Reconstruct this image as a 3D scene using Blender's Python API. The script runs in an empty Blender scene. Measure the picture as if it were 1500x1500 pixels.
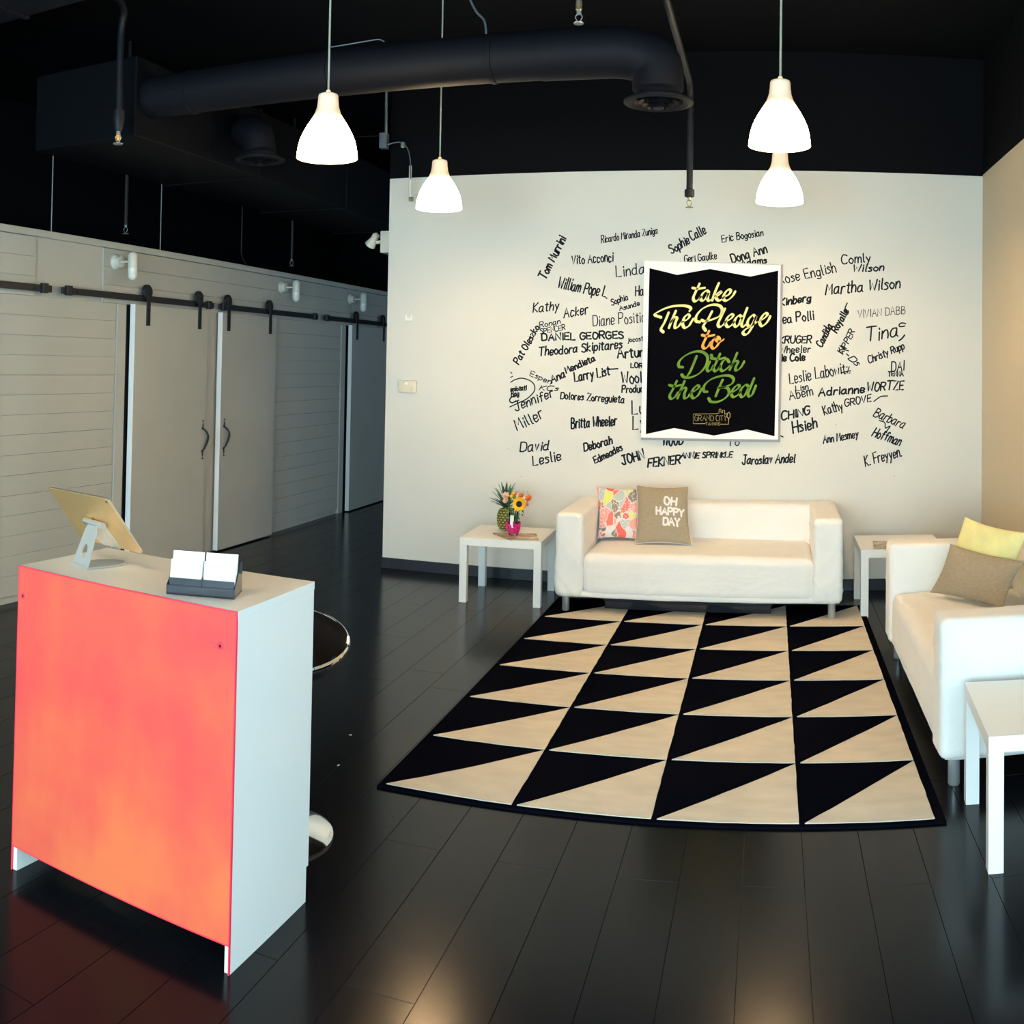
import bpy, bmesh, math, random
from mathutils import Vector, Matrix, noise
random.seed(7)
PI = math.pi
C = bpy.context.scene.collection
S = bpy.context.scene

# ------------------------------------------------------------------ camera
HC, YAW, PITCH, ROLL, F, CY = 1.5828, 0.2607, 0.0245, -0.0171, 1455.08, 496.48
def cam_rot():
    a, p, r = YAW, PITCH, ROLL
    Rz = Matrix(((math.cos(a), -math.sin(a), 0), (math.sin(a), math.cos(a), 0), (0, 0, 1)))
    Rx = Matrix(((1, 0, 0), (0, math.cos(p), -math.sin(p)), (0, math.sin(p), math.cos(p))))
    Ry = Matrix(((math.cos(r), 0, math.sin(r)), (0, 1, 0), (-math.sin(r), 0, math.cos(r))))
    return Rz @ Rx @ Ry
R3 = cam_rot()                      # columns: right, forward, up
cd = bpy.data.cameras.new('camera')
cam = bpy.data.objects.new('camera', cd); C.objects.link(cam)
cd.type = 'PANO'
cd.panorama_type = 'CENTRAL_CYLINDRICAL'
cd.central_cylindrical_radius = 1.0
cd.central_cylindrical_range_u_min = -750 / F
cd.central_cylindrical_range_u_max = 750 / F
cd.central_cylindrical_range_v_min = (CY - 1500) / F
cd.central_cylindrical_range_v_max = CY / F
cd.clip_start = 0.05
M = Matrix.Identity(4)
for i in range(3):
    M[i][0] = R3[i][0]; M[i][1] = R3[i][2]; M[i][2] = -R3[i][1]
M[2][3] = HC
cam.matrix_world = M
S.camera = cam

# ------------------------------------------------------------------ world, lights, exposure
w = bpy.data.worlds.new('world'); S.world = w; w.use_nodes = True
bg = w.node_tree.nodes['Background']
bg.inputs[0].default_value = (0.55, 0.78, 1.0, 1); bg.inputs[1].default_value = 0.55
def area(name, loc, rot, sx, sy, power, col):
    l = bpy.data.lights.new(name, 'AREA'); l.shape = 'RECTANGLE'; l.size = sx; l.size_y = sy
    l.energy = power; l.color = col
    o = bpy.data.objects.new(name, l); C.objects.link(o); o.location = loc; o.rotation_euler = rot
    return o
# daylight through the shop windows behind the camera
area('daylight_storefront', (-1.2, -3.12, 1.35), (PI / 2, 0, 0), 4.8, 2.3, 385, (0.62, 0.90, 1.0))
area('daylight_side_window', (1.56, -0.35, 1.25), (PI / 2, 0, PI / 2), 4.9, 2.0, 105, (0.66, 0.92, 1.0))
S.view_settings.view_transform = 'Standard'
S.view_settings.look = 'None'
S.view_settings.gamma = 1.0
S.view_settings.use_curve_mapping = False
S.view_settings.exposure = 0.5
LAMP_POWER = 9
LAMP_COL = (1.0, 0.66, 0.34)

# ------------------------------------------------------------------ pixel of the photograph -> point on a plane
def ray(x, y):
    th = (x - 750) / F
    return R3 @ Vector((math.sin(th), math.cos(th), (CY - y) / F))
def on_y(x, y, Y):
    d = ray(x, y); t = Y / d.y
    return Vector((t * d.x, Y, HC + t * d.z))

# ------------------------------------------------------------------ materials
def mat(name, col, rough=0.5, metal=0.0, spec=0.5, bump=None, vary=None, coat=0, alpha=None, trans=0, emit=None, sheen=0, sub=0):
    m = bpy.data.materials.new(name); m.use_nodes = True
    nt = m.node_tree; b = nt.nodes['Principled BSDF']
    b.inputs['Base Color'].default_value = (*col, 1)
    b.inputs['Roughness'].default_value = rough
    b.inputs['Metallic'].default_value = metal
    b.inputs['Specular IOR Level'].default_value = spec
    b.inputs['Coat Weight'].default_value = coat
    b.inputs['Transmission Weight'].default_value = trans
    b.inputs['Sheen Weight'].default_value = sheen
    if emit:
        b.inputs['Emission Color'].default_value = (*emit[0], 1); b.inputs['Emission Strength'].default_value = emit[1]
    if vary or bump:
        tc = nt.nodes.new('ShaderNodeTexCoord')
    if vary:      # (scale, amount, stretch)
        n = nt.nodes.new('ShaderNodeTexNoise'); n.inputs['Scale'].default_value = vary[0]; n.inputs['Detail'].default_value = 4
        mp = nt.nodes.new('ShaderNodeMapping'); mp.inputs['Scale'].default_value = vary[2] if len(vary) > 2 else (1, 1, 1)
        nt.links.new(tc.outputs['Object'], mp.inputs[0]); nt.links.new(mp.outputs[0], n.inputs['Vector'])
        r = nt.nodes.new('ShaderNodeValToRGB')
        k = vary[1]
        r.color_ramp.elements[0].position = 0.3; r.color_ramp.elements[1].position = 0.7
        r.color_ramp.elements[0].color = (*[c * (1 - k) for c in col], 1)
        r.color_ramp.elements[1].color = (*[min(1, c * (1 + k)) for c in col], 1)
        nt.links.new(n.outputs['Fac'], r.inputs[0]); nt.links.new(r.outputs[0], b.inputs['Base Color'])
    if bump:      # (scale, strength, distance)
        n = nt.nodes.new('ShaderNodeTexNoise'); n.inputs['Scale'].default_value = bump[0]; n.inputs['Detail'].default_value = 5
        mp = nt.nodes.new('ShaderNodeMapping'); mp.inputs['Scale'].default_value = bump[3] if len(bump) > 3 else (1, 1, 1)
        bp = nt.nodes.new('ShaderNodeBump'); bp.inputs['Strength'].default_value = bump[1]; bp.inputs['Distance'].default_value = bump[2]
        nt.links.new(tc.outputs['Object'], mp.inputs[0]); nt.links.new(mp.outputs[0], n.inputs['Vector'])
        nt.links.new(n.outputs['Fac'], bp.inputs['Height']); nt.links.new(bp.outputs[0], b.inputs['Normal'])
    return m

MT = {}
MT['wall'] = mat('cream wall paint', (0.72, 0.722, 0.69), 0.75, spec=0.2, bump=(60, 0.15, 0.002), vary=(0.8, 0.03))
MT['wallR'] = mat('tan wall paint', (0.62, 0.55, 0.43), 0.75, spec=0.2, bump=(60, 0.15, 0.002))
MT['board'] = mat('greige painted boards', (0.44, 0.44, 0.40), 0.6, spec=0.25, bump=(25, 0.2, 0.001, (1, 0.15, 1)), vary=(1.2, 0.05))
MT['door'] = mat('greige painted door', (0.43, 0.43, 0.39), 0.6, spec=0.25, bump=(30, 0.15, 0.001), vary=(1.5, 0.05))
MT['edge'] = mat('white lit door edge', (0.85, 0.86, 0.88), 0.5)
MT['black'] = mat('black ceiling paint', (0.0045, 0.005, 0.007), 0.85, spec=0.06, bump=(14, 0.3, 0.01))
MT['duct'] = mat('black painted duct', (0.0062, 0.007, 0.011), 0.6, spec=0.15, bump=(40, 0.2, 0.002))
MT['trunk'] = mat('black painted sheet metal', (0.0035, 0.004, 0.0062), 0.6, spec=0.12, bump=(40, 0.2, 0.002))
MT['pipe'] = mat('black painted pipe', (0.010, 0.011, 0.016), 0.5, spec=0.25, bump=(40, 0.1, 0.001))
MT['greywire'] = mat('galvanised wire', (0.22, 0.25, 0.28), 0.45, metal=0.6, vary=(9, 0.2))
MT['plank'] = mat('black stained plank', (0.0045, 0.0052, 0.008), 0.19, spec=0.17, bump=(18, 0.08, 0.0010, (1.0, 0.12, 1.0)), vary=(2.5, 0.25, (1, 0.15, 1)))
MT['floorbase'] = mat('black joint', (0.003, 0.003, 0.004), 0.6, vary=(3, 0.1))
MT['base'] = mat('black baseboard', (0.012, 0.014, 0.024), 0.4, vary=(4, 0.1))
MT['iron'] = mat('black iron', (0.009, 0.009, 0.011), 0.5, vary=(9, 0.1), bump=(70, 0.2, 0.001))
MT['lack'] = mat('white lacquer', (0.86, 0.87, 0.86), 0.32, spec=0.45, vary=(1.1, 0.012))
MT['counter'] = mat('white laminate', (0.76, 0.79, 0.79), 0.4, spec=0.4, bump=(300, 0.05, 0.0005), vary=(3, 0.015))
MT['coralred'] = mat('red acrylic edge', (0.90, 0.035, 0.075), 0.3, vary=(5, 0.05))
MT['cover'] = mat('white cotton slipcover', (0.88, 0.865, 0.84), 0.85, spec=0.15, sheen=0.2, bump=(9, 0.45, 0.010, (1, 1.5, 2.2)), vary=(5, 0.015))
MT['chrome'] = mat('brushed steel', (0.50, 0.54, 0.56), 0.3, metal=0.6, vary=(15, 0.08))
MT['polish'] = mat('polished chrome', (0.85, 0.85, 0.84), 0.06, metal=1.0, vary=(15, 0.03))
MT['alu'] = mat('silver aluminium', (0.80, 0.82, 0.84), 0.28, metal=0.85, vary=(20, 0.03))
MT['gold'] = mat('gold aluminium', (0.74, 0.45, 0.20), 0.40, metal=0.6, vary=(12, 0.06))
MT['goldedge'] = mat('pale gold rim', (0.95, 0.80, 0.62), 0.2, metal=0.8, vary=(12, 0.03))
MT['screen'] = mat('black glass', (0.01, 0.01, 0.012), 0.08, vary=(5, 0.1))
MT['smoke'] = mat('smoked plastic', (0.02, 0.022, 0.03), 0.12, spec=0.6, vary=(8, 0.2))
MT['card'] = mat('white card', (0.93, 0.95, 0.95), 0.6, vary=(5, 0.01))
MT['ink'] = mat('black marker ink', (0.008, 0.007, 0.010), 0.6, spec=0.2, vary=(30, 0.3))
MT['inkthin'] = mat('worn marker ink', (0.05, 0.045, 0.04), 0.7, spec=0.2, vary=(30, 0.5))
MT['greyink'] = mat('grey print', (0.5, 0.5, 0.5), 0.7, vary=(30, 0.3))
MT['rugblack'] = mat('black rug pile', (0.0030, 0.0036, 0.0075), 1.0, spec=0.0, bump=(350, 0.6, 0.003))
MT['rugbeige'] = mat('beige rug pile', (0.66, 0.605, 0.51), 0.95, spec=0.1, bump=(350, 0.6, 0.003), vary=(6, 0.07, (1, 2.5, 1)))
MT['taupe'] = mat('taupe linen', (0.36, 0.305, 0.225), 0.9, spec=0.1, bump=(220, 0.5, 0.002), vary=(60, 0.12, (1, 1, 4)))
MT['taupelight'] = mat('light piping', (0.74, 0.68, 0.66), 0.9, vary=(40, 0.1))
MT['lime'] = mat('pale lime cotton', (0.80, 0.76, 0.36), 0.85, spec=0.1, bump=(9, 0.35, 0.01), vary=(12, 0.07))
MT['letter'] = mat('white felt letters', (0.88, 0.85, 0.86), 0.8, vary=(40, 0.04))
MT['plate'] = mat('cream plastic', (0.74, 0.69, 0.56), 0.5, vary=(8, 0.04))
MT['switchwhite'] = mat('white plastic', (0.86, 0.88, 0.87), 0.4, vary=(8, 0.03))
MT['beigeplastic'] = mat('off white enamel', (0.60, 0.61, 0.55), 0.4, vary=(8, 0.04))
MT['frosted'] = mat('frosted glass', (0.70, 0.73, 0.68), 0.3, vary=(40, 0.12), bump=(60, 0.4, 0.002))
MT['poster'] = mat('matt black print', (0.0012, 0.0012, 0.003), 0.8, spec=0.05, vary=(2, 0.1))
MT['posterwhite'] = mat('white mount board', (0.93, 0.94, 0.95), 0.55, vary=(3, 0.01))
MT['bevelshade'] = mat('grey bevel shading', (0.45, 0.46, 0.49), 0.5, vary=(3, 0.05))
MT['ptyellow'] = mat('pale yellow print', (0.86, 0.82, 0.33), 0.7, vary=(20, 0.05))
MT['ptorange'] = mat('orange print', (0.95, 0.40, 0.07), 0.7, vary=(20, 0.05))
MT['ptgreen'] = mat('green print', (0.13, 0.27, 0.015), 0.7, vary=(20, 0.12))
MT['ptgold'] = mat('gold line print', (0.55, 0.42, 0.14), 0.7, vary=(20, 0.1))
MT['leafblue'] = mat('blue green pineapple leaf', (0.10, 0.24, 0.17), 0.5, vary=(25, 0.35))
MT['leafdark'] = mat('dark pineapple leaf', (0.03, 0.09, 0.06), 0.5, vary=(25, 0.35))
MT['pine'] = mat('pineapple skin', (0.09, 0.095, 0.012), 0.6, vary=(40, 0.4))
MT['pinetip'] = mat('pineapple eye', (0.52, 0.50, 0.18), 0.6, vary=(60, 0.25))
MT['leaf'] = mat('green leaf', (0.17, 0.27, 0.03), 0.5, vary=(30, 0.3))
MT['leafd'] = mat('dark green leaf', (0.03, 0.07, 0.02), 0.5, vary=(30, 0.3))
MT['petal'] = mat('yellow petal', (0.95, 0.52, 0.01), 0.6, vary=(30, 0.12))
MT['seed'] = mat('dark seed head', (0.02, 0.010, 0.012), 0.9, vary=(80, 0.4), bump=(200, 0.8, 0.003))
MT['orange'] = mat('orange petal', (0.93, 0.28, 0.07), 0.6, vary=(50, 0.2))
MT['peach'] = mat('peach petal', (0.90, 0.62, 0.45), 0.6, vary=(50, 0.12))
MT['pink'] = mat('hot pink ribbon', (0.62, 0.01, 0.17), 0.45, vary=(50, 0.35))
MT['pinkpale'] = mat('pink petal', (0.85, 0.25, 0.40), 0.6, vary=(50, 0.2))
MT['stem'] = mat('green stem', (0.08, 0.16, 0.03), 0.6, vary=(30, 0.2))
MT['paper'] = mat('magazine print', (0.50, 0.36, 0.24), 0.35, vary=(14, 0.75))
MT['papere'] = mat('page edges', (0.30, 0.29, 0.25), 0.7, vary=(60, 0.4, (1, 1, 8)))
MT['shadetop'] = mat('lamp shade neck', (0.90, 0.62, 0.36), 0.4, vary=(8, 0.02), emit=((1.0, 0.56, 0.26), 0.5))
MT['cord'] = mat('pale cord', (0.46, 0.47, 0.38), 0.6, vary=(20, 0.05))
MT['bulb'] = mat('lit bulb', (1, 0.9, 0.7), 0.4, emit=((1.0, 0.80, 0.55), 14))
MT['amber'] = mat('amber glass bulb', (0.70, 0.28, 0.02), 0.15, emit=((1.0, 0.45, 0.08), 0.25), vary=(20, 0.2))
MT['brass'] = mat('weathered brass', (0.36, 0.33, 0.20), 0.35, metal=0.7, vary=(50, 0.4))
MT['seatblack'] = mat('black vinyl', (0.012, 0.011, 0.012), 0.45, spec=0.3, vary=(10, 0.2))
MT['crack'] = mat('dark scratch', (0.10, 0.07, 0.05), 0.8, vary=(40, 0.3))

def glass_mat():
    m = bpy.data.materials.new('clear glass'); m.use_nodes = True; nt = m.node_tree
    nt.nodes.clear(); out = nt.nodes.new('ShaderNodeOutputMaterial')
    t = nt.nodes.new('ShaderNodeBsdfTransparent'); t.inputs[0].default_value = (0.90, 0.95, 0.93, 1)
    g = nt.nodes.new('ShaderNodeBsdfGlossy'); g.inputs['Roughness'].default_value = 0.05
    f = nt.nodes.new('ShaderNodeFresnel'); f.inputs[0].default_value = 1.45
    mx = nt.nodes.new('ShaderNodeMixShader')
    nt.links.new(f.outputs[0], mx.inputs[0]); nt.links.new(t.outputs[0], mx.inputs[1]); nt.links.new(g.outputs[0], mx.inputs[2])
    nt.links.new(mx.outputs[0], out.inputs[0]); return m
MT['glass'] = glass_mat()

def shade_mat():      # translucent pendant shade: bulb inside makes its body glow, its neck less so
    m = mat('glowing shade', (0.95, 0.85, 0.70), 0.35)
    nt = m.node_tree; b = nt.nodes['Principled BSDF']
    tc = nt.nodes.new('ShaderNodeTexCoord'); sp = nt.nodes.new('ShaderNodeSeparateXYZ')
    nt.links.new(tc.outputs['Object'], sp.inputs[0])
    r = nt.nodes.new('ShaderNodeValToRGB'); mr = nt.nodes.new('ShaderNodeMapRange')
    mr.inputs['From Min'].default_value = 0.0; mr.inputs['From Max'].default_value = 0.30
    nt.links.new(sp.outputs[2], mr.inputs[0]); nt.links.new(mr.outputs[0], r.inputs[0])
    cr = r.color_ramp; cr.elements[0].position = 0.0; cr.elements[0].color = (1.0, 0.62, 0.26, 1)
    cr.elements[1].position = 1.0; cr.elements[1].color = (0.50, 0.27, 0.12, 1)
    for p, c in ((0.10, (1, 0.74, 0.44, 1)), (0.46, (1, 0.74, 0.42, 1)), (0.58, (1.0, 0.76, 0.30, 1)), (0.66, (0.60, 0.34, 0.15, 1))):
        e = cr.elements.new(p); e.color = c
    s = nt.nodes.new('ShaderNodeValToRGB'); nt.links.new(mr.outputs[0], s.inputs[0])
    s.color_ramp.elements[0].position = 0.0; s.color_ramp.elements[0].color = (0.03,) * 3 + (1,)
    s.color_ramp.elements[1].position = 1.0; s.color_ramp.elements[1].color = (0.012,) * 3 + (1,)
    for p, c in ((0.03, 0.4), (0.10, 1.0), (0.42, 1.0), (0.54, 0.40), (0.63, 0.05), (0.70, 0.016)):
        e = s.color_ramp.elements.new(p); e.color = (c, c, c, 1)
    mu = nt.nodes.new('ShaderNodeMath'); mu.operation = 'MULTIPLY'; mu.inputs[1].default_value = 28.0
    nt.links.new(s.outputs[0], mu.inputs[0])
    nt.links.new(r.outputs[0], b.inputs['Emission Color']); nt.links.new(mu.outputs[0], b.inputs['Emission Strength'])
    return m
MT['shade'] = shade_mat()

def coral_mat():      # acrylic sheet: border glow painted as coral rims, turning to orange in cloudy patches
    m = mat('coral orange acrylic', (0.9, 0.25, 0.12), 0.42, spec=0.25)
    nt = m.node_tree; b = nt.nodes['Principled BSDF']
    tc = nt.nodes.new('ShaderNodeTexCoord'); mp = nt.nodes.new('ShaderNodeMapping'); mp.inputs['Scale'].default_value = (1.6, 1, 1.0)
    n = nt.nodes.new('ShaderNodeTexNoise'); n.inputs['Scale'].default_value = 2.6; n.inputs['Detail'].default_value = 3; n.inputs['Roughness'].default_value = 0.55
    nt.links.new(tc.outputs['Object'], mp.inputs[0]); nt.links.new(mp.outputs[0], n.inputs['Vector'])
    sp = nt.nodes.new('ShaderNodeSeparateXYZ'); nt.links.new(tc.outputs['Object'], sp.inputs[0])
    # more orange towards the middle of the sheet, more coral towards its upper and left rims
    def mth(op, a, bb):
        q = nt.nodes.new('ShaderNodeMath'); q.operation = op
        for i, v in enumerate((a, bb)):
            if isinstance(v, (int, float)): q.inputs[i].default_value = v
            else: nt.links.new(v, q.inputs[i])
        return q.outputs[0]
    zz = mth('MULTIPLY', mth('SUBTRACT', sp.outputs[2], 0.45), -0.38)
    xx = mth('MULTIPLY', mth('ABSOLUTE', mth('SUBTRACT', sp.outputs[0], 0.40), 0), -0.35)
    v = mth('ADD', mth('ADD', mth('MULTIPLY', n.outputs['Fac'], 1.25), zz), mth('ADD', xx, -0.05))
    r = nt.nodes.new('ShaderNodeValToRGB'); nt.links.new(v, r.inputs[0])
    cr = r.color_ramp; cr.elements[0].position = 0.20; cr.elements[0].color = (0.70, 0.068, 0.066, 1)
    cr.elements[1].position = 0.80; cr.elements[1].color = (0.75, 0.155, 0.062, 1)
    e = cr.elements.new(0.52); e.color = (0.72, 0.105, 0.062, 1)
    nt.links.new(r.outputs[0], b.inputs['Base Color'])
    return m
MT['coral'] = coral_mat()

def mosaic_mat():      # cushion print: torn paper patches in coral, grey, lime and white
    m = mat('patchwork print cotton', (0.8, 0.8, 0.8), 0.9, spec=0.1)
    nt = m.node_tree; b = nt.nodes['Principled BSDF']
    tc = nt.nodes.new('ShaderNodeTexCoord'); mp = nt.nodes.new('ShaderNodeMapping'); mp.inputs['Scale'].default_value = (1, 1, 1)
    mp.inputs['Rotation'].default_value = (0, 0.5, 0)
    nt.links.new(tc.outputs['Object'], mp.inputs[0])
    ns = nt.nodes.new('ShaderNodeTexNoise'); ns.inputs['Scale'].default_value = 16; nt.links.new(tc.outputs['Object'], ns.inputs['Vector'])
    va = nt.nodes.new('ShaderNodeVectorMath'); va.operation = 'SCALE'; va.inputs[3].default_value = 0.05; nt.links.new(ns.outputs['Color'], va.inputs[0])
    vb = nt.nodes.new('ShaderNodeVectorMath'); vb.operation = 'ADD'; nt.links.new(tc.outputs['Object'], vb.inputs[0]); nt.links.new(va.outputs[0], vb.inputs[1])
    nt.links.new(vb.outputs[0], mp.inputs[0]); mp.inputs['Scale'].default_value = (1.35, 1, 0.85)
    v = nt.nodes.new('ShaderNodeTexVoronoi'); v.inputs['Scale'].default_value = 13; v.inputs['Randomness'].default_value = 1.0
    e = nt.nodes.new('ShaderNodeTexVoronoi'); e.feature = 'DISTANCE_TO_EDGE'; e.inputs['Scale'].default_value = 13.0
    nt.links.new(mp.outputs[0], v.inputs['Vector']); nt.links.new(mp.outputs[0], e.inputs['Vector'])
    s = nt.nodes.new('ShaderNodeSeparateColor'); nt.links.new(v.outputs['Color'], s.inputs[0])
    r = nt.nodes.new('ShaderNodeValToRGB'); r.color_ramp.interpolation = 'CONSTANT'
    cols = [(0.0, (0.93, 0.24, 0.20)), (0.17, (0.30, 0.27, 0.21)), (0.30, (0.93, 0.42, 0.38)), (0.46, (0.80, 0.83, 0.24)), (0.60, (0.52, 0.60, 0.58)), (0.74, (0.80, 0.76, 0.78)), (0.86, (0.93, 0.18, 0.15))]
    cr = r.color_ramp
    cr.elements[0].color = (*cols[0][1], 1); cr.elements[1].position = cols[1][0]; cr.elements[1].color = (*cols[1][1], 1)
    for p, c in cols[2:]:
        q = cr.elements.new(p); q.color = (*c, 1)
    nt.links.new(s.outputs[0], r.inputs[0])
    th = nt.nodes.new('ShaderNodeMath'); th.operation = 'LESS_THAN'; th.inputs[1].default_value = 0.035
    nt.links.new(e.outputs['Distance'], th.inputs[0])
    mx = nt.nodes.new('ShaderNodeMix'); mx.data_type = 'RGBA'
    nt.links.new(th.outputs[0], mx.inputs[0]); nt.links.new(r.outputs[0], mx.inputs[6]); mx.inputs[7].default_value = (0.80, 0.76, 0.78, 1)
    dv = nt.nodes.new('ShaderNodeTexVoronoi'); dv.inputs['Scale'].default_value = 95; nt.links.new(tc.outputs['Object'], dv.inputs['Vector'])
    dt = nt.nodes.new('ShaderNodeMath'); dt.operation = 'LESS_THAN'; dt.inputs[1].default_value = 0.33; nt.links.new(dv.outputs['Distance'], dt.inputs[0])
    gt = nt.nodes.new('ShaderNodeMath'); gt.operation = 'GREATER_THAN'; gt.inputs[1].default_value = 0.5; nt.links.new(s.outputs[1], gt.inputs[0])
    mu = nt.nodes.new('ShaderNodeMath'); mu.operation = 'MULTIPLY'; nt.links.new(dt.outputs[0], mu.inputs[0]); nt.links.new(gt.outputs[0], mu.inputs[1])
    m2 = nt.nodes.new('ShaderNodeMix'); m2.data_type = 'RGBA'; nt.links.new(mu.outputs[0], m2.inputs[0]); nt.links.new(mx.outputs[2], m2.inputs[6]); m2.inputs[7].default_value = (0.85, 0.80, 0.80, 1)
    nt.links.new(m2.outputs[2], b.inputs['Base Color'])
    return m
MT['mosaic'] = mosaic_mat()

# ------------------------------------------------------------------ helpers
def link(name, verts, faces, m, parent=None, smooth=False, loc=None, rot=None, auto=None):
    me = bpy.data.meshes.new(name); me.from_pydata([tuple(v) for v in verts], [], faces); me.update()
    me.materials.append(MT[m])
    if smooth:
        for p in me.polygons: p.use_smooth = True
        if auto is not None:
            try: me.set_sharp_from_angle(angle=auto)
            except Exception: pass
    o = bpy.data.objects.new(name, me); C.objects.link(o)
    if parent: o.parent = parent
    if loc: o.location = loc
    if rot: o.rotation_euler = rot
    return o
def tag(o, label=None, cat=None, group=None, kind=None):
    if label: o['label'] = label
    if cat: o['category'] = cat
    if group: o['group'] = group
    if kind: o['kind'] = kind
    return o
def thing(name, label, cat, loc=(0, 0, 0), rz=0.0, group=None, kind=None):
    o = bpy.data.objects.new(name, None); C.objects.link(o); o.location = loc; o.rotation_euler = (0, 0, rz)
    o.empty_display_size = 0.1
    return tag(o, label, cat, group, kind)
class MB:
    def __init__(s): s.v = []; s.f = []
    def add(s, vs, fs):
        n = len(s.v); s.v += [Vector(v) for v in vs]; s.f += [tuple(i + n for i in f) for f in fs]; return s
    def box(s, x0, x1, y0, y1, z0, z1, b=0.0):
        if b <= 0:
            v = [(x0, y0, z0), (x1, y0, z0), (x1, y1, z0), (x0, y1, z0), (x0, y0, z1), (x1, y0, z1), (x1, y1, z1), (x0, y1, z1)]
            return s.add(v, [(0, 3, 2, 1), (4, 5, 6, 7), (0, 1, 5, 4), (1, 2, 6, 5), (2, 3, 7, 6), (3, 0, 4, 7)])
        bm = bmesh.new(); bmesh.ops.create_cube(bm, size=1.0)
        for q in bm.verts: q.co = Vector(((x0 + x1) / 2 + q.co.x * (x1 - x0), (y0 + y1) / 2 + q.co.y * (y1 - y0), (z0 + z1) / 2 + q.co.z * (z1 - z0)))
        bmesh.ops.bevel(bm, geom=list(bm.edges), offset=b, segments=2, profile=0.5, affect='EDGES')
        bm.verts.index_update(); s.add([q.co for q in bm.verts], [tuple(v.index for v in f.verts) for f in bm.faces]); bm.free(); return s
    def lathe(s, prof, n=32, c=(0, 0, 0), cap=False, axis='z'):
        c = Vector(c); base = len(s.v); m = len(prof)
        for k in range(n):
            a = 2 * PI * k / n
            for r, z in prof:
                p = Vector((r * math.cos(a), r * math.sin(a), z))
                if axis == 'x': p = Vector((z, r * math.cos(a), r * math.sin(a)))
                if axis == 'y': p = Vector((r * math.sin(a), z, r * math.cos(a)))
                s.v.append(p + c)
        for k in range(n):
            k2 = (k + 1) % n
            for i in range(m - 1):
                s.f.append((base + k * m + i, base + k2 * m + i, base + k2 * m + i + 1, base + k * m + i + 1))
        return s
    def cyl(s, r, z0, z1, n=24, c=(0, 0, 0), axis='z'):
        return s.lathe([(0.0001, z0), (r, z0), (r, z1), (0.0001, z1)], n, c, axis=axis)
    def tube(s, pts, r, n=10, caps=True, rs=None):
        pts = [Vector(p) for p in pts]; base = len(s.v); up = None
        for i, p in enumerate(pts):
            t = (pts[min(i + 1, len(pts) - 1)] - pts[max(i - 1, 0)]).normalized()
            if up is None: up = t.orthogonal().normalized()
            up = (up - t * up.dot(t)).normalized(); sd = t.cross(up)
            rr = rs[i] if rs else r
            for k in range(n):
                a = 2 * PI * k / n; s.v.append(p + (up * math.cos(a) + sd * math.sin(a)) * rr)
        for i in range(len(pts) - 1):
            for k in range(n):
                k2 = (k + 1) % n
                s.f.append((base + i * n + k, base + i * n + k2, base + (i + 1) * n + k2, base + (i + 1) * n + k))
        if caps:
            s.f.append(tuple(base + k for k in reversed(range(n)))); s.f.append(tuple(base + (len(pts) - 1) * n + k for k in range(n)))
        return s
    def build(s, name, m, parent=None, smooth=False, loc=None, rot=None, auto=0.6):
        return link(name, s.v, s.f, m, parent, smooth, loc, rot, auto if smooth else None)
def box(name, x0, x1, y0, y1, z0, z1, m, parent=None, b=0.0):
    return MB().box(x0, x1, y0, y1, z0, z1, b).build(name, m, parent)
def copy_tree(o, parent=None, loc=None, rz=None):
    c = o.copy(); C.objects.link(c)
    if parent: c.parent = parent
    for ch in list(o.children): copy_tree(ch, c)
    if loc is not None: c.location = loc
    if rz is not None: c.rotation_euler = (0, 0, rz)
    return c
def smooth_pts(p, k=4):      # Catmull-Rom through the points
    if len(p) < 3: return [Vector(q) for q in p]
    p = [Vector(q) for q in p]; out = []
    for i in range(len(p) - 1):
        a = p[i - 1] if i > 0 else p[i] * 2 - p[i + 1]; b = p[i]; c = p[i + 1]; d = p[i + 2] if i + 2 < len(p) else p[i + 1] * 2 - p[i]
        for j in range(k):
            t = j / k
            out.append(0.5 * ((2 * b) + (c - a) * t + (2 * a - 5 * b + 4 * c - d) * t * t + (3 * b - a - 3 * c + d) * t ** 3))
    out.append(p[-1]); return out
def ribbon(pts, w, fn, out, nib=None, cap=6):
    """flat pen stroke along 2D points; fn maps 2D to 3D; nib=(angle, thin ratio) thins the stroke along one direction"""
    V, Fc = out
    pts = [Vector(p) for p in pts]
    n = len(pts); ws = []
    for i in range(n):
        t = pts[min(i + 1, n - 1)] - pts[max(i - 1, 0)]
        if t.length < 1e-9: t = Vector((1, 0))
        t.normalize()
        k = 1.0
        if nib: k = nib[1] + (1 - nib[1]) * abs(math.sin(math.atan2(t.y, t.x) - nib[0]))
        ws.append((t, w * k * 0.5))
    b = len(V)
    for p, (t, h) in zip(pts, ws):
        nn = Vector((-t.y, t.x)); V.append(fn(p + nn * h)); V.append(fn(p - nn * h))
    for i in range(n - 1): Fc.append((b + 2 * i, b + 2 * i + 1, b + 2 * i + 3, b + 2 * i + 2))
    for e, sg in ((0, -1), (n - 1, 1)):
        p = pts[e]; t, h = ws[e]; nn = Vector((-t.y, t.x)); q = len(V)
        for j in range(cap + 1):
            a = PI * j / cap
            V.append(fn(p + nn * h * math.cos(a) + t * sg * h * math.sin(a)))
        Fc.append(tuple(range(q, q + cap + 1)) if sg < 0 else tuple(reversed(range(q, q + cap + 1))))
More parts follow.
